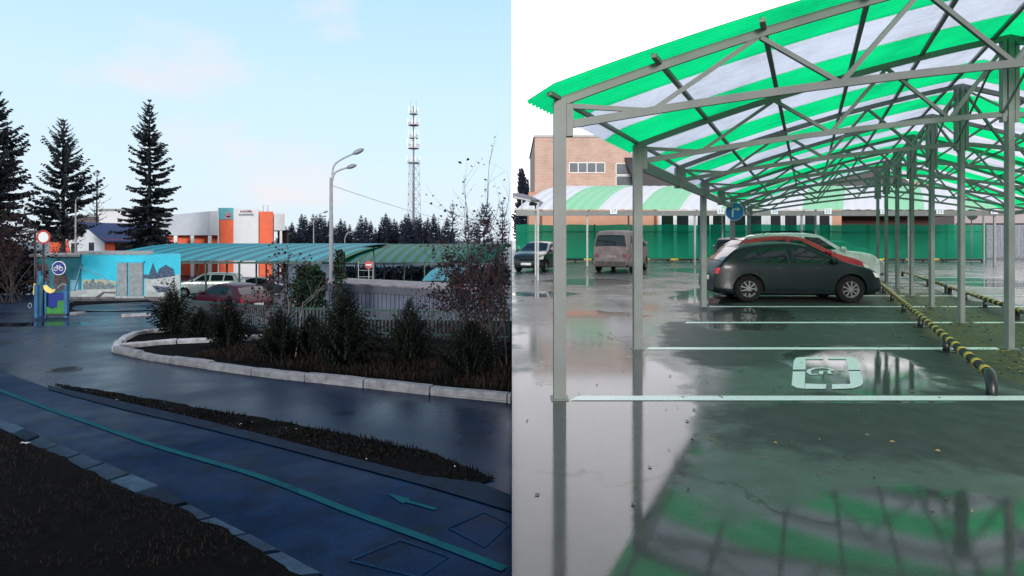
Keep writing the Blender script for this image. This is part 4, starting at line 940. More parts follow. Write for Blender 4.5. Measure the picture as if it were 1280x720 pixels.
def car(label, loc, heading, L_, W_, H_, style, pm, name='parked_car', cat='car', group='parked cars', wheel_r=.31, plate_rear=True, tail=(-.492, -.463, .475, .585), head=(.435, .488, .42, .52), seams=True, rack=False, dark_trim=False):
    o_ = thing(name, label, cat, loc, heading, group); hw_ = W_/2
    pr = [(x*L_, z*H_) for x, z in PROF[style]]; belt = .63*H_; tum = .16 if style == 'van' else .36
    def T(x):
        for (a, za), (c, zc) in zip(pr, pr[1:]):
            if a <= x <= c: return za+(zc-za)*(x-a)/(c-a)
        return pr[0][1] if x < 0 else pr[-1][1]
    def Pn(x): 
        k = max(0, (abs(x)/L_-.34)/.16); return hw_*(1-.20*k*k*(.75 if x < 0 else 1.15))
    def Wz(x, z):
        if z <= belt: return Pn(x)*(1-.045*((z-.42*H_)/(.4*H_))**2)
        e = z-belt; return Pn(x)*.985-e*tum-e*e*.12
    def zbot(x): k = max(0, (abs(x)/L_-.40)/.10); return H_*(.125+.06*k)
    # stations
    st = []
    for (a, za), (c, zc) in zip(pr, pr[1:]):
        d = math.hypot(c-a, zc-za); n_ = max(1, int(d/.07))
        for i in range(n_): st.append((a+(c-a)*i/n_, za+(zc-za)*i/n_))
    st.append(pr[-1])
    # light smoothing of the polyline
    for _ in range(2): st = [st[0]]+[((p[0]+2*q[0]+s_[0])/4, (p[1]+2*q[1]+s_[1])/4) for p, q, s_ in zip(st, st[1:], st[2:])]+[st[-1]]
    b_ = MB(); rings = []; cr = .035
    for x, t in st:
        zb0 = zbot(x); rf = min(.09 if t > belt+.15 else .07, (t-zb0)*.4); zs = t-rf; pts = [(0, zb0), (Wz(x, zb0+.05)*.88, zb0), (Wz(x, zb0+.05)*.97, zb0+.03)]
        for i in range(9): z = zb0+.07+(zs-zb0-.07)*i/8; pts.append((Wz(x, z), z))
        wt = Wz(x, zs)
        for a in (.4, .8, 1.2): pts.append((wt-rf*1.3*(1-math.cos(a)), zs+rf*math.sin(a)*.93-0))
        w2 = pts[-1][0]
        for f_ in (.75, .4, 0): pts.append((w2*f_, t+cr*(1-f_*f_)*.8))
        rings.append([(x, y, z) for y, z in pts]+[(x, -y, z) for y, z in reversed(pts[1:-1])])
    m_ = len(rings[0]); vs_ = [v for rg in rings for v in rg]
    b_.add(vs_, [(i*m_+j, (i+1)*m_+j, (i+1)*m_+(j+1) % m_, i*m_+(j+1) % m_) for i in range(len(rings)-1) for j in range(m_)], 0, True)
    b_.add([], [tuple(range(m_)), tuple((len(rings)-1)*m_+j for j in reversed(range(m_)))])
    # the caps index the ring vertices
    b_.f[-2] = tuple(range(m_)); b_.f[-1] = tuple((len(rings)-1)*m_+j for j in reversed(range(m_)))
    body = b_.build('body', pm, o_); fixnormals(body)
    wxs = (-.295*L_, .305*L_)
    c_ = MB()
    for wx in wxs:
        for sg in (-1, 1):
            n_ = 26; rr = wheel_r+.055; vs_ = []
            for yy in (hw_-.30, hw_+.2):
                vs_ += [(wx+rr*math.cos(6.2832*j/n_), sg*yy, wheel_r+rr*math.sin(6.2832*j/n_)) for j in range(n_)]
            c_.add(vs_, [(j, (j+1) % n_, (j+1) % n_+n_, j+n_) for j in range(n_)]+[tuple(reversed(range(n_))), tuple(range(n_, 2*n_))])
    cut = c_.build('cut', M['black'], o_); fixnormals(cut)
    md = body.modifiers.new('b', 'BOOLEAN'); md.operation = 'DIFFERENCE'; md.object = cut; md.solver = 'EXACT'
    dg = bpy.context.evaluated_depsgraph_get(); me = bpy.data.meshes.new_from_object(body.evaluated_get(dg)); body.modifiers.clear(); old = body.data; body.data = me; me.name = 'body'
    bpy.data.objects.remove(cut); bpy.data.meshes.remove(old)
    for p in me.polygons: p.use_smooth = True
    try: me.set_sharp_from_angle(angle=R(38))
    except Exception: pass
    b_ = MB(); b_.box(-.46*L_, .46*L_, -hw_*.84, hw_*.84, H_*.135, H_*.36); b_.box(-.36*L_, .37*L_, -hw_*.6, hw_*.6, H_*.36, H_*.42); b_.build('underbody', M['black'], o_)
    def side_panel(poly, nm, mm, off, sides=(-1, 1), par=None, rows=5):
        q = [(x*L_, z*H_) for x, z in poly]; x0, x1 = min(p[0] for p in q), max(p[0] for p in q); xs_ = sorted(set([x0+(x1-x0)*i/16 for i in range(17)]+[p[0] for p in q])); out = []
        for sg in sides:
            vs_ = []
            for x in xs_:
                zz = []
                for (a, za), (c, zc) in zip(q, q[1:]+q[:1]):
                    if min(a, c)-1e-9 <= x <= max(a, c)+1e-9:
                        if abs(a-c) < 1e-9: zz += [za, zc]
                        else: zz.append(za+(zc-za)*(x-a)/(c-a))
                lo, hi = min(zz), max(zz)
                for j in range(rows): z = lo+(hi-lo)*j/(rows-1); vs_.append((x, sg*(Wz(x, z)+off), z))
            b2 = MB(); k_ = len(xs_); b2.add(vs_, [(i*rows+j, (i+1)*rows+j, (i+1)*rows+j+1, i*rows+j+1) for i in range(k_-1) for j in range(rows-1)], 0, True)
            ob_ = b2.build(nm, mm, par or o_)
            if sg < 0: pass
            else: ob_.data.flip_normals()
            out.append(ob_)
        return out
    for w_ in WINS[style]: side_panel(w_, 'side_window', M['dark_glass'], .007)
    def top_panel(xa, xb, nm, off):
        xs_ = [p for p in st if xa*L_ <= p[0] <= xb*L_]; vs_ = []; ny = 9
        for i, (x, t) in enumerate(xs_):
            p0, p1 = xs_[max(0, i-1)], xs_[min(len(xs_)-1, i+1)]; d = Vector((p1[0]-p0[0], p1[1]-p0[1])).normalized(); nx_, nz_ = -d.y, d.x
            rf = .09 if t > belt+.15 else .07; wmax = max(.2, Wz(x, t-rf)-rf*1.3*.64-.015)
            for j in range(ny): f_ = -1+2*j/(ny-1); vs_.append((x+nx_*off, f_*wmax, t+cr*(1-f_*f_)*.8+nz_*off))
        b2 = MB(); k_ = len(xs_); b2.add(vs_, [(i*ny+j, (i+1)*ny+j, (i+1)*ny+j+1, i*ny+j+1) for i in range(k_-1) for j in range(ny-1)], 0, True); ob_ = b2.build(nm, M['dark_glass'], o_); fixnormals(ob_)
    (ra, rb), (fa, fb) = GLASS[style]; top_panel(ra, rb, 'rear_window', .010); top_panel(fa, fb, 'windscreen', .008)
    t0, t1, t2, t3 = tail; side_panel([(t0, t2), (t0+.004, t3-.02), (t1, t3), (t1-.01, t2+.01)], 'tail_light', M['tail'], .008)
    h0, h1, h2, h3 = head; side_panel([(h0, h3), (h0+.02, h2+.01), (h1, h2), (h1-.003, h3-.05)], 'headlight', M['headlamp'], .008)
    if seams:
        for xx in (-.043, .215 if style != 'van' else .25, -.235):
            side_panel([(xx, .18), (xx, .66), (xx+.0022, .66), (xx+.0022, .18)], 'door_seam', M['black'], .004)
        for xx in (-.10, .13): side_panel([(xx-.04, .575), (xx-.04, .592), (xx, .592), (xx, .575)], 'door_handle', M['black_paint'], .018)
        side_panel([(-.37, .16), (-.37, .19), (.19, .19), (.19, .16)], 'sill_trim', M['black'], .006)
    for sg in (-1, 1):
        b2 = MB(); b2.lathe([(.001, -.10), (.06, -.09), (.085, -.03), (.085, .03), (.06, .05), (.001, .06)], (.205*L_, sg*(hw_+.06), .70*H_), 10, axis='x'); b2.build('wing_mirror', pm, o_)
    for wx in wxs:
        for sg in (-1, 1):
            yc = sg*(hw_-.115); b2 = MB()
            b2.lathe([(wheel_r*.62, -.09), (wheel_r*.9, -.1), (wheel_r, -.07), (wheel_r, .07), (wheel_r*.9, .1), (wheel_r*.62, .09), (wheel_r*.62, -.09)], (wx, yc, wheel_r), 26, axis='y'); wh = b2.build('wheel', M['tyre'], o_)
            b2 = MB(); n_ = 9; yo = yc+sg*.075
            b2.lathe([(wheel_r*.50, yo-sg*.03-yc), (wheel_r*.64, yo-yc+sg*.012)], (wx, yc, wheel_r), 26, axis='y'); b2.lathe([(.001, yo-yc+sg*.008), (wheel_r*.17, yo-yc+sg*.008), (wheel_r*.17, yo-yc-sg*.03)], (wx, yc, wheel_r), 12, axis='y')
            for k_ in range(n_):
                a = 6.2832*k_/n_; p = Vector((wx+math.cos(a)*wheel_r*.12, yo-sg*.01, wheel_r+math.sin(a)*wheel_r*.12)); q = Vector((wx+math.cos(a)*wheel_r*.6, yo-sg*.012, wheel_r+math.sin(a)*wheel_r*.6)); b2.bar(p, q, .035, .02, up=(0, 1, 0))
            b2.build('rim', M['rim'], wh)
            b2 = MB(); b2.lathe([(.001, yo-yc-sg*.05), (wheel_r*.62, yo-yc-sg*.05)], (wx, yc, wheel_r), 20, axis='y'); b2.build('brake_disc', M['black'], wh)
    xr = -.5*L_; xf = .5*L_
    b2 = MB(); b2.box(xr-.02, xr+.05, -.26, .26, H_*.36, H_*.36+.11); b2.build('number_plate', M['plate_dirty' if style == 'van' else 'plate'], o_)
    b2 = MB(); b2.box(xf-.05, xf+.02, -.26, .26, H_*.24, H_*.24+.11); b2.build('number_plate', M['plate'], o_)
    b2 = MB(); b2.box(xf-.06, xf+.006, -hw_*.45, hw_*.45, H_*.385, H_*.43); b2.box(xf-.06, xf+.006, -hw_*.55, hw_*.55, H_*.205, H_*.238); b2.build('grille', M['black'], o_)
    if style == 'van':
        for sg in (-1, 1):
            b2 = MB(); b2.box(xr-.012, xr+.06, sg*hw_*.70-.09, sg*hw_*.70+.09, H_*.37, H_*.45); b2.build('tail_light', M['tail_dirty'], o_)
        b2 = MB(); b2.box(xr-.06, xr+.08, -hw_*.78, hw_*.78, H_*.155, H_*.275); b2.build('bumper', M['mud'], o_)
    if rack:
        for sg in (-1, 1):
            b2 = MB(); b2.tube([(-.36*L_, sg*hw_*.62, H_*.985), (-.33*L_, sg*hw_*.62, H_*1.035), (.0, sg*hw_*.62, H_*1.045), (.03*L_, sg*hw_*.62, H_*.99)], .015, 6); b2.build('roof_rail', M['black'], o_)
    return o_
pt_dark = paint('dark_graphite_paint', (.004, .010, .012), .35, .0, coat=.10, spec=.22)
# right-hand lot
car('dark graphite hatchback parked sideways under the green canopy', (7.14, 15.45, 0), R(-4), 4.08, 1.72, 1.48, 'hatch', pt_dark, wheel_r=.335)
car('red hatchback parked just behind the dark hatchback', (8.42, 18.2, 0), R(-3), 4.3, 1.72, 1.69, 'hatch', paint('deep_red_paint', (.30, .008, .02), .2, .1))
car('white estate car parked behind the red hatchback', (10.3, 20.9, 0), R(-3), 4.5, 1.76, 1.78, 'suv', paint('white_car_paint', (.55, .58, .57), .25, 0.), rack=True)
car('pale silver sedan with only its bonnet showing behind the white estate', (12.3, 23.6, 0), R(-3), 4.4, 1.74, 1.42, 'sedan', paint('silver_paint', (.42, .45, .44), .25, .4))
hd = math.pi/2-R(25)
car('dark off-road car seen from behind left of the white estate', (12.75, 34.6, 0), math.pi/2-R(20), 4.3, 1.78, 1.68, 'suv', paint('black_car_paint', (.010, .011, .014), .25, .2), rack=True)
car('muddy grey van seen from behind in front of the green mesh fence', (5.55, 29.8, 0), math.pi/2-R(24), 4.7, 1.88, 2.0, 'van', paint('muddy_grey_paint', (.105, .085, .085), .7, 0., (.17, .14, .135)), name='parked_van', cat='van', tail=(-.499, -.478, .37, .47), wheel_r=.33)
car('small dark hatchback facing forward at the left end of the mesh fence', (1.42, 29.9, 0), math.pi/2-R(24)+math.pi, 3.7, 1.6, 1.47, 'hatch', paint('black_green_paint', (.012, .015, .016), .2, .2), wheel_r=.29, head=(.40, .488, .42, .55))
car('pale car half hidden behind the green mesh fence', (25.5, 46.5, 0), R(-8), 4.6, 1.75, 1.5, 'sedan', paint('pale_green_paint', (.30, .5, .48), .3, .1))
# left-hand yard
g = gpos(262, 44); car('white off-road car under the turquoise canopy', g, R(8)+math.pi, 4.7, 1.85, 1.75, 'suv', paint('pearl_white_paint', (.28, .36, .36), .3, 0.), wheel_r=.36)
g = gpos(288, 27); car('dark red hatchback behind the blue picket fence', g, R(150), 3.9, 1.68, 1.45, 'hatch', paint('crimson_paint', (.04, .002, .010), .4, .0, coat=.2, spec=.3))
g = gpos(318, 48); car('dark saloon beside the white off-road car', g, R(15)+math.pi, 4.4, 1.75, 1.45, 'sedan', paint('slate_paint', (.03, .05, .06), .25, .2))
g = gpos(416, 40); g = (g[0], g[1], g[2]); car('bright red car just behind the near lamp pole', g, R(5), 4.0, 1.7, 1.48, 'hatch', paint('bright_red_paint', (.42, .01, .04), .25, .1))

# ------------------------------------------------------------------ right: carport with green and white sheets
SP, NB = 2.65, 8; YK = [5.79+SP*k for k in range(NB)]; HALF = 5.3
def zt(u):
    s_ = (u if u <= HALF else 2*HALF-u)/HALF; return 2.865+2.0*s_-.46*s_*s_
def zb(u):
    s_ = (u if u <= HALF else 2*HALF-u)/HALF; return 2.66+.95*s_-.26*s_*s_
def cp(Y, u, z): return Vector((rowx(Y, u), Y, z))
o = thing('carport', 'large steel carport with arched green and white striped roof', 'carport', (0, 0, 0))
y0, band = 5.48, 1.05
for i in range(19):
    ya = y0+band*i; n_ = 84; nu = 44; b = MB(); vs = []
    for j in range(nu+1):
        u = -.18+(2*HALF+.36)*j/nu; uu = min(max(u, 0), 2*HALF); zz = zt(uu)+.10-(abs(u-uu))*.75
        for q in range(n_+1):
            y = ya+(band+.03)*q/n_; vs.append((rowx(y, u), y, zz+.015*math.sin(q*math.pi/3)+(.004 if i % 2 else 0)))
    b.add(vs, [(j*(n_+1)+q, j*(n_+1)+q+1, (j+1)*(n_+1)+q+1, (j+1)*(n_+1)+q) for j in range(nu) for q in range(n_)], 0, True)
    b.build('roof_sheet', M['sheet_white' if i % 2 else 'sheet_green'], o)
tn = [0, 1.95, 3.55, 5.3]; bn = [.9, 2.75, 4.45]
for k, Y in enumerate(YK):
    b = MB(); N_ = 16
    us = [2*HALF*i/(2*N_) for i in range(2*N_+1)]
    for a, c in zip(us, us[1:]):
        b.bar(cp(Y, a, zt(a)+.03), cp(Y, c, zt(c)+.03), .05, .085); b.bar(cp(Y, a, zb(a)), cp(Y, c, zb(c)), .05, .075)
    sq = [(tn[0], 't'), (bn[0], 'b'), (tn[1], 't'), (bn[1], 'b'), (tn[2], 't'), (bn[2], 'b'), (tn[3], 't')]
    for (a, ka), (c, kc) in zip(sq, sq[1:]):
        for mm in (0, 1):
            ua, uc = (a, c) if not mm else (2*HALF-a, 2*HALF-c)
            b.bar(cp(Y, ua, zt(ua) if ka == 't' else zb(ua)), cp(Y, uc, zt(uc) if kc == 't' else zb(uc)), .035, .045)
    b.build('roof_truss', M['steel'], o)
    for u, kind in ((0, 'l'), (HALF, 'c'), (2*HALF, 'r')):
        b = MB(); x = rowx(Y, u); top = zt(u)+.04; w = .043 if kind == 'c' else .06
        full = kind == 'c' or k in (0, 1, 3, 5, 7) or kind == 'r'
        if kind == 'c':
            b.box(x-w, x+w, Y-w, Y+w, 0, top-.03)
            for sg in (-1, 1): b.box(x+sg*.09-.03, x+sg*.09+.03, Y-.035, Y+.035, zb(u)-.12, top-.05)
        else:
            b.box(x-w, x+w, Y-w, Y+w, 0 if full else 2.52, top)
            if kind == 'l': b.box(x+w+.004, x+w+.07, Y-.05, Y+.05, zb(u)-.1, top-.04)
        if full: b.box(x-.085, x+.085, Y-.085, Y+.085, .001, .012)
        b.build('post' if full else 'hanging_post', M['steel'], o)
ends = (5.56, YK[-1]+.5)
for u in (.0, .98, 2.0, 3.02, 4.05, 5.08):
    for uu in (u, 2*HALF-u):
        b = MB(); b.bar(cp(ends[0], uu, zt(max(0, min(2*HALF, uu)))+.065), cp(ends[1], uu, zt(max(0, min(2*HALF, uu)))+.065), .05, .04); b.build('purlin', M['steel'], o)
for u in (0.02, 2*HALF-.02):
    b = MB(); b.bar(cp(YK[1]+.06, u, 2.62), cp(YK[-1], u, 2.62), .06, .15); b.build('edge_beam', M['steel'], o)
# longitudinal bracing near the crest
b = MB()
for k in range(NB-1):
    b.bar(cp(YK[k], HALF-.1, zt(HALF)-.05), cp(YK[k+1], HALF-.1, zb(HALF)), .028, .028); b.bar(cp(YK[k], HALF+.1, zb(HALF)), cp(YK[k+1], HALF+.1, zt(HALF)-.05), .028, .028)
b.build('ridge_bracing', M['steel'], o)
# painted bay lines
def rsheet(name, pts, m, dz=.005): return gsheet(name, pts, m, dz, left=False)
M['line_white'] = mat('bay_line_paint', (.80, .82, .80), .4, var=.14, scale=40)
for Y in YK:
    w = .085
    pts = [cp(Y-w, .14, 0), cp(Y-w, HALF-.16, 0), cp(Y+w, HALF-.16, 0), cp(Y+w, .14, 0)]
    rsheet('bay_line', pts, M['line_white']); rsheet('bay_line', [p+Vector((HALF+.08, 0, 0)) for p in pts], M['line_white'])
# wheelchair bay marking
def rpx(l): return [gr(*q) for q in l]
def wc_piece(l): rsheet('disabled_bay_marking', rpx(l), M['line_white'], .006)
wc_piece([(989.5, 482), (991, 465), (1006.5, 465), (1006, 479), (1006, 486.5), (996, 485.5)])
wc_piece([(991.2, 462.5), (992, 452), (995, 447.8), (1000, 447), (1029, 446.8), (1029, 449.7), (1007, 449.7), (1006.8, 462.5)])
wc_piece([(1035, 446.8), (1062, 446.8), (1069, 448.2), (1073, 455), (1075, 463), (1060.5, 463), (1057.5, 449.7), (1035, 449.7)])
wc_piece([(1060.8, 464.5), (1075.5, 464.5), (1078, 473), (1079, 479), (1076, 483), (1066, 486), (1040, 487), (1040, 480.8), (1063, 480.5)])
wc_piece([(1006.5, 480), (1033, 481), (1032, 486.8), (1006.5, 486.6)])
def wc_stroke(l, w): ribbon('disabled_bay_symbol', rpx(l), w, M['line_white'], .006, left=False)
wc_stroke([(1022, 468.5), (1014, 468.7), (1010.5, 466), (1012, 462.8), (1019, 460.8), (1028, 460.3), (1036, 461.2), (1040, 463)], .045)
wc_stroke([(1026, 468.3), (1026.5, 464.5), (1036, 464.2), (1037.5, 467.8)], .045); wc_stroke([(1036, 463.6), (1043, 463.4)], .04); wc_stroke([(1048, 463.2), (1055, 463)], .05)
# pipe barriers
def barrier(label, a, c, h, rad, legs, bandl=.19, gap=.42, name='pipe_barrier', bend=.16):
    o_ = thing(name, label, 'barrier', (0, 0, 0)); a, c = Vector(a), Vector(c); d = (c-a).normalized(); ln_ = (c-a).length; b_ = MB()
    path = []
    for i in range(6): t = i/5*math.pi/2; path.append(a+d*bend*(1-math.cos(t))+Vector((0, 0, h-bend+bend*math.sin(t))))
    end = [c-d*bend*(1-math.cos(t))+Vector((0, 0, h-bend+bend*math.sin(t))) for t in [math.pi/2*(1-i/5) for i in range(6)]]
    b_.tube([a+Vector((0, 0, -.02))]+path, rad, 12); b_.tube(end+[c+Vector((0, 0, -.02))], rad, 12)
    s_ = bend
    b_.tube([a+d*bend+Vector((0, 0, h)), c-d*bend+Vector((0, 0, h))], rad*.985, 12)
    s_ = bend+.04
    while s_ < ln_-bend-bandl:
        b_.tube([a+d*s_+Vector((0, 0, h)), a+d*(s_+bandl)+Vector((0, 0, h))], rad*1.03, 12, 1); s_ += gap
    b_.build('pipe', [M['black_paint'], M['yellow_band']], o_)
    for i in range(legs):
        p = a.lerp(c, (i+1)/(legs+1)); b_ = MB(); b_.tube([p+Vector((0, 0, -.02)), p+Vector((0, 0, h-rad*.5))], rad*.85, 10); b_.box(p.x-.09, p.x+.09, p.y-.07, p.y+.07, .001, .012); b_.build('leg', M['black_paint'], o_)
A0 = gr(1240, 494); A1 = gr(1103, 364.5); A1 = A0+(A1-A0)*1.35
barrier('nearest black and yellow pipe barrier left of the centre posts', A0, A1, .20, .05, 6, .13, .40)
B0 = Vector((rowx(9.6, HALF+1.25), 9.6, 0)); B1 = Vector((rowx(13.0, HALF+1.25), 13.0, 0))
for (ya, yb, lb) in ((8.2, 11.55, 'first black and yellow pipe barrier right of the centre posts'), (11.9, 17.0, 'second black and yellow pipe barrier right of the centre posts'), (17.4, 25.5, 'farthest black and yellow pipe barrier right of the centre posts')):
    barrier(lb, (rowx(ya, HALF+1.2), ya, 0), (rowx(yb, HALF+1.2), yb, 0), .20, .05, 2 if yb-ya > 4 else 1, .13, .40)
barrier('low black and yellow pipe barrier along the foot of the mesh fence', (PX(690, 41), 41, 0), (PX(980, 41), 41, 0), .2, .07, 9, .55, 2.0)
barrier('low black and yellow pipe barrier at the right end of the mesh fence', (PX(1030, 41), 41, 0), (PX(1228, 41), 41, 0), .2, .07, 7, .55, 1.8)
# fallen leaves
def strip_leaf(r):
    y = r.uniform(6.5, 20); u = HALF+r.gauss(-.1, .55); return rowx(y, u), y, .0
flakes('fallen_leaves', 800, strip_leaf, .012, .045, [M['leaf_yellow'], M['leaf_yellow'], M['weed']], 51)
def lot_leaf(r):
    y = r.uniform(3.2, 14); return rowx(y, r.uniform(-1.2, 5)), y, 0.
def lot_leaf2(r):
    while True:
        x, y, z = lot_leaf(r)
        if x > .1: return x, y, z
flakes('scattered_leaves', 190, lot_leaf2, .006, .026, [M['mural_brown'], M['weed'], M['leaf_yellow']], 52)

# ------------------------------------------------------------------ right: mesh fence, second canopy, buildings
Y = 42.5; XA, XB = PX(645.5, Y), PX(1233, Y); zt_ = PZ(281, Y)
o = thing('mesh_fence', 'long fence hung with translucent green screening mesh behind the cars', 'fence', (0, 0, 0))
n_ = 90; b = MB(); r = random.Random(3); vs = []
for i in range(n_+1):
    x = XA+(XB-XA)*i/n_
    for j in range(5): vs.append((x, Y-.03+.035*math.sin(i*.9+j)*(j not in (0, 4)), .06+(zt_-.06)*j/4+(.03*math.sin(i*.7) if j == 4 else 0)))
b.add(vs, [(i*5+j, (i+1)*5+j, (i+1)*5+j+1, i*5+j+1) for i in range(n_) for j in range(4)], 0, True); b.build('screen_mesh', M['screen'], o)
for i in range(13):
    x = XA+(XB-XA)*i/12; b = MB(); b.box(x-.05, x+.05, Y+.04, Y+.14, -.05, zt_+.03); b.build('post', M['green_metal'], o)
for z in (.25, zt_-.5):
    b = MB(); b.box(XA, XB, Y+.02, Y+.06, z-.03, z+.03); b.build('rail', M['green_metal'], o)
# second canopy
Yf = 35; X0, X1 = PX(645, Yf), PX(1258, Yf)
o = thing('canopy', 'long pale green and white striped canopy in front of the brick building', 'canopy', (0, 0, 0))
ze = PZ(262, Yf)
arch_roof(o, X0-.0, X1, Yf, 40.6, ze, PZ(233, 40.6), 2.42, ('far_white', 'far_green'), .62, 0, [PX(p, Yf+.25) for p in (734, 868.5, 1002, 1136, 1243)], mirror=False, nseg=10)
for p, t in ((767, '17'), (901, '19'), (968, '20'), (1035, '21'), (1105, '22'), (1175, '23'), (1243, '24')):
    x = PX(p, Yf-.05); z = PZ(264.3, Yf); b = MB(); b.box(x-.21, x+.21, Yf-.05, Yf-.01, z-.16, z+.17); pl = b.build('number_plate', M['sign_white'], o)
    text_mesh(t, .30, 'number', M['sign_blue'], pl, (x, Yf-.054, z), depth=.002)
# small corner canopy at the left
Y = 22.8; o = thing('canopy', 'small white shelter roof with thin post at the left edge of the lot', 'canopy', (0, 0, 0))
xp = PX(672.5, Y); b = MB(); b.box(xp-.035, xp+.035, Y-.035, Y+.035, 0, PZ(251, Y)); b.build('post', M['steel_light'], o)
b = MB(); b.bar((.05, Y, PZ(262, Y)), (xp, Y, PZ(262, Y)), .05, .06); b.bar((.05, Y, PZ(246, Y)), (xp, Y, PZ(253, Y)), .05, .06); b.bar((.38, Y, PZ(262, Y)), (.38, Y, PZ(249, Y)), .04, .05); b.build('roof_truss', M['steel_light'], o)
b = MB(); vs = []
for j in range(9):
    x = .03+(xp+.2-.03)*j/8; z = PZ(242, Y)-.36*(j/8)**2+.0
    for y in (Y-.35, Y+1.2, Y+2.8): vs.append((x, y, z))
b.add(vs, [(j*3+q, (j+1)*3+q, (j+1)*3+q+1, j*3+q+1) for j in range(8) for q in range(2)], 0, True); b.build('roof_sheet', M['far_white'], o)
b = MB(); b.box(xp-.28, xp+.03, Y-.06, Y+2.4, PZ(252.5, Y), PZ(250, Y)); b.build('eave_gutter', M['green_metal'], o)
b = MB(); b.box(xp-.035, xp+.035, Y+2.3, Y+2.37, 0, PZ(252.5, Y)); b.build('post', M['steel_light'], o)
# blue arrow sign
Y = 18.9; x = PX(917.5, Y); o = thing('direction_sign', 'round blue sign with a white right-turn arrow on a carport post', 'road sign', (x, Y, 0)); zc = PZ(264.5, Y); k_ = .80
b = MB(); b.box(-.06, .06, -.045, .055, zc-.10, zc-.06); b.box(-.06, .06, -.045, .055, zc+.06, zc+.10); b.build('bracket', M['steel_light'], o)
b = MB(); b.lathe([(.001, -.06), (.365*k_, -.06), (.365*k_, -.045), (.001, -.045)], (0, 0, zc), 32, axis='y'); pl = b.build('sign_rim', M['sign_white'], o)
b = MB(); b.lathe([(.001, -.066), (.345*k_, -.066), (.345*k_, -.061)], (0, 0, zc), 32, axis='y'); b.build('sign_face', M['sign_blue'], pl)
b = MB(); b.box(-.115*k_, -.055*k_, -.074, -.068, zc-.22*k_, zc+.065*k_); b.box(-.115*k_, .10*k_, -.073, -.068, zc+.066*k_, zc+.125*k_)
b.prism([(.09*k_, zc+.01*k_), (.22*k_, zc+.095*k_), (.09*k_, zc+.18*k_)], -.0745, -.068); b.build('arrow', M['sign_white'], pl)
# brick building
Y = 60; o = thing('brick_building', 'tall tan brick block with a four-pane window behind the canopy', 'building', (0, Y, 0))
x0, x1 = PX(668.5, Y), PX(806, Y); zt_ = PZ(171.5, Y)
b = MB(); b.box(x0, x1, 0, 16, 0, zt_); b.build('wall', M['brick'], o)
b = MB(); b.box(x0-.12, x1+.1, -.12, 16.1, zt_+.003, zt_+.22); b.build('parapet', M['steel_light'], o)
def window(par, px0, px1, py0, py1, YY, n_, mm='pane', d=-.04):
    a, c = PX(px0, YY), PX(px1, YY); zb2, zt2 = PZ(py1, YY), PZ(py0, YY); f = MB()
    w = .09
    f.box(a, c, d-.05, d+.04, zb2, zb2+w); f.box(a, c, d-.05, d+.04, zt2-w, zt2)
    for i in range(n_+1): x = a+(c-a)*i/n_; f.box(x-w/2, x+w/2, d-.052, d+.04, zb2+w, zt2-w)
    fr_ = f.build('window', M['white_paint'], par); f = MB(); f.box(a+.02, c-.02, d, d+.08, zb2+.02, zt2-.02); f.build('pane', M[mm], fr_); return fr_
window(o, 711.5, 756, 203, 216.5, Y, 4); window(o, 770, 792, 204, 219, Y, 1); window(o, 770, 792, 219.5, 233, Y, 1)
# annex with dark roof
Ya = 54; o = thing('annex_building', 'long low salmon building with a dark roof and white-framed windows', 'building', (0, Ya, 0))
x0, x1 = PX(661, Ya), PX(1052, Ya); zt_ = PZ(236, Ya)
def abox(px0, px1, py0, py1, d0, d1): 
    b_ = MB(); b_.box(PX(px0, Ya), PX(px1, Ya), d0, d1, PZ(py1, Ya) if py1 < 900 else 0, PZ(py0, Ya)); return b_
abox(661, 1052, 240, 999, 0, 5.5).build('wall', M['orange_wall'], o)
b = MB(); xa, xb = PX(796, Ya), PX(1136, Ya); ze_, zr = PZ(236, Ya), PZ(200, 60)
b.add([(xa, -.5, ze_-.2), (xb, -.5, ze_-.2), (xb+2, 6, zr), (xa, 6, zr), (xa, -.5, ze_+.1), (xb, -.5, ze_+.1), (xb+2, 6, zr+.25), (xa, 6, zr+.25)], [(3, 2, 1, 0), (4, 5, 6, 7), (0, 1, 5, 4), (1, 2, 6, 5), (2, 3, 7, 6), (3, 0, 4, 7)]); b.build('roof', M['dark_roof'], o)
abox(1120, 1192, 222, 262, 2.2, 9).build('upper_wall', M['brick'], o)
abox(823, 1040, 262.5, 999, -.012, .002).build('window_surround', M['white_wall'], o)
for i, (a, c) in enumerate(((826, 842), (845, 861), (871, 887), (890, 907), (916, 932), (936, 952), (962, 976), (980, 996), (1005, 1019), (1023, 1037))):
    window(o, a, c, 264.5, 322, Ya, 1, 'dark_glass')
abox(1052.1, 1192, 240, 270, .1, 6).build('lintel', M['mural_brown'], o)
abox(1060, 1190, 270.2, 999, 2.5, 3).build('garage_door', mat('rust_brown', (.07, .022, .018), .7), o)
for p in (676, 819): abox(p-1.5, p+1.5, 262, 999, -.12, -.005).build('downpipe', mat('rust_pipe', (.16, .05, .035), .6), o)
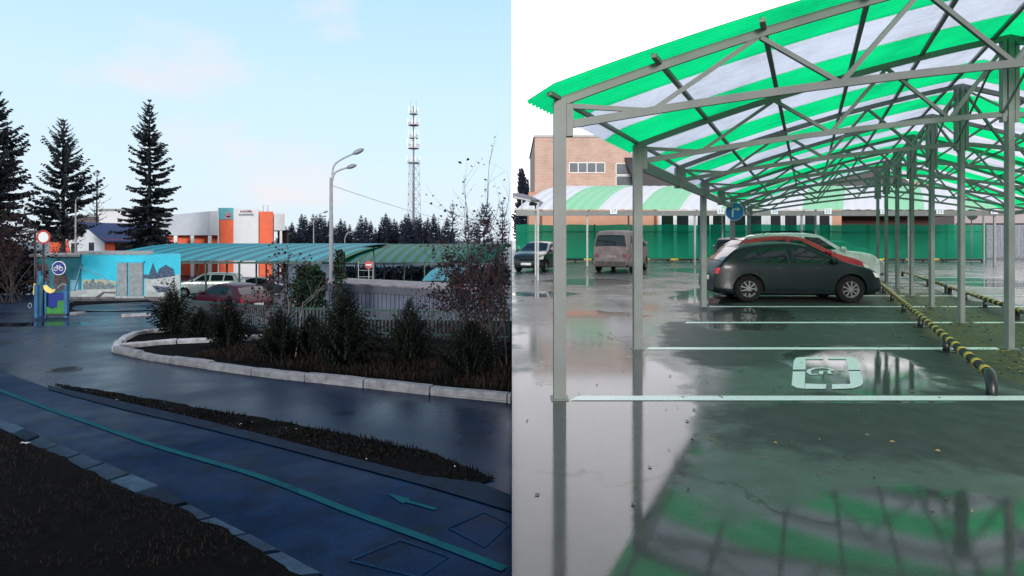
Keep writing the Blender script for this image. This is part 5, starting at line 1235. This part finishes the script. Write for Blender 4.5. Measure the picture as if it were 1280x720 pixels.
# pink grey building and gates at the right
Y = 57; o = thing('rendered_building', 'low pink-grey rendered building right of the green mesh fence', 'building', (0, Y, 0))
b = MB(); b.box(PX(1193, Y), PX(1420, Y), 0, 10, 0, PZ(254, Y)); b.build('wall', M['pinkish'], o)
b = MB(); b.box(PX(1193, Y)-.2, PX(1420, Y)+.2, -.3, 10.2, PZ(254, Y)+.003, PZ(252, Y)); b.build('roof', M['dark_roof'], o)
b = MB(); b.box(PX(1195, Y), PX(1420, Y), -.06, .02, PZ(281, Y), PZ(279, Y)); b.build('string_course', M['dark_roof'], o)
Y = 50; o = thing('sheet_gates', 'grey corrugated sheet gates beyond the end of the mesh fence', 'gate', (0, 0, 0))
for i in range(4):
    xa, xb = PX(1230+i*22, Y), PX(1230+i*22+21.3, Y); b = MB(); vs = []; k_ = 28
    for j in range(k_+1):
        x = xa+(xb-xa)*j/k_; vs += [(x, Y-(.04 if j % 4 in (1, 2) else 0), .05), (x, Y-(.04 if j % 4 in (1, 2) else 0), PZ(281, Y))]
    b.add(vs, [(2*j, 2*j+2, 2*j+3, 2*j+1) for j in range(k_)]); b.build('gate_leaf', M['gate'], o)
# round mirror/sign back near the right
Y = 37; x = PX(1239, Y)-1.2; o = thing('round_sign', 'grey back of a round sign under the right end of the canopy', 'road sign', (x, Y, 0)); b = MB(); b.lathe([(.001, -.03), (.36, -.03), (.36, .0), (.001, 0)], (0, 0, PZ(268, Y)), 24, axis='y'); b.build('sign_disc', M['gate'], o)
b = MB(); b.tube([(0, .04, 0), (0, .04, PZ(262, Y))], .03, 8); b.build('pole', M['steel'], o)
# distant spruces above the left of the far canopy
for i, (px_, top, w) in enumerate(((652, 211, 18), (660, 223, 9))):
    Y = 110; x = PX(px_, Y); spruce('spruce_tree', 'distant spruce left of the tan brick building' if i == 0 else 'lower distant spruce touching the brick building corner', (x, Y, 0), PZ(top, Y), w*Y/F/2, 80+i, M['needles_far'], whorls=70, per=9, steps=5, power=.34, rag=.35, spray=.6, fat=.6)
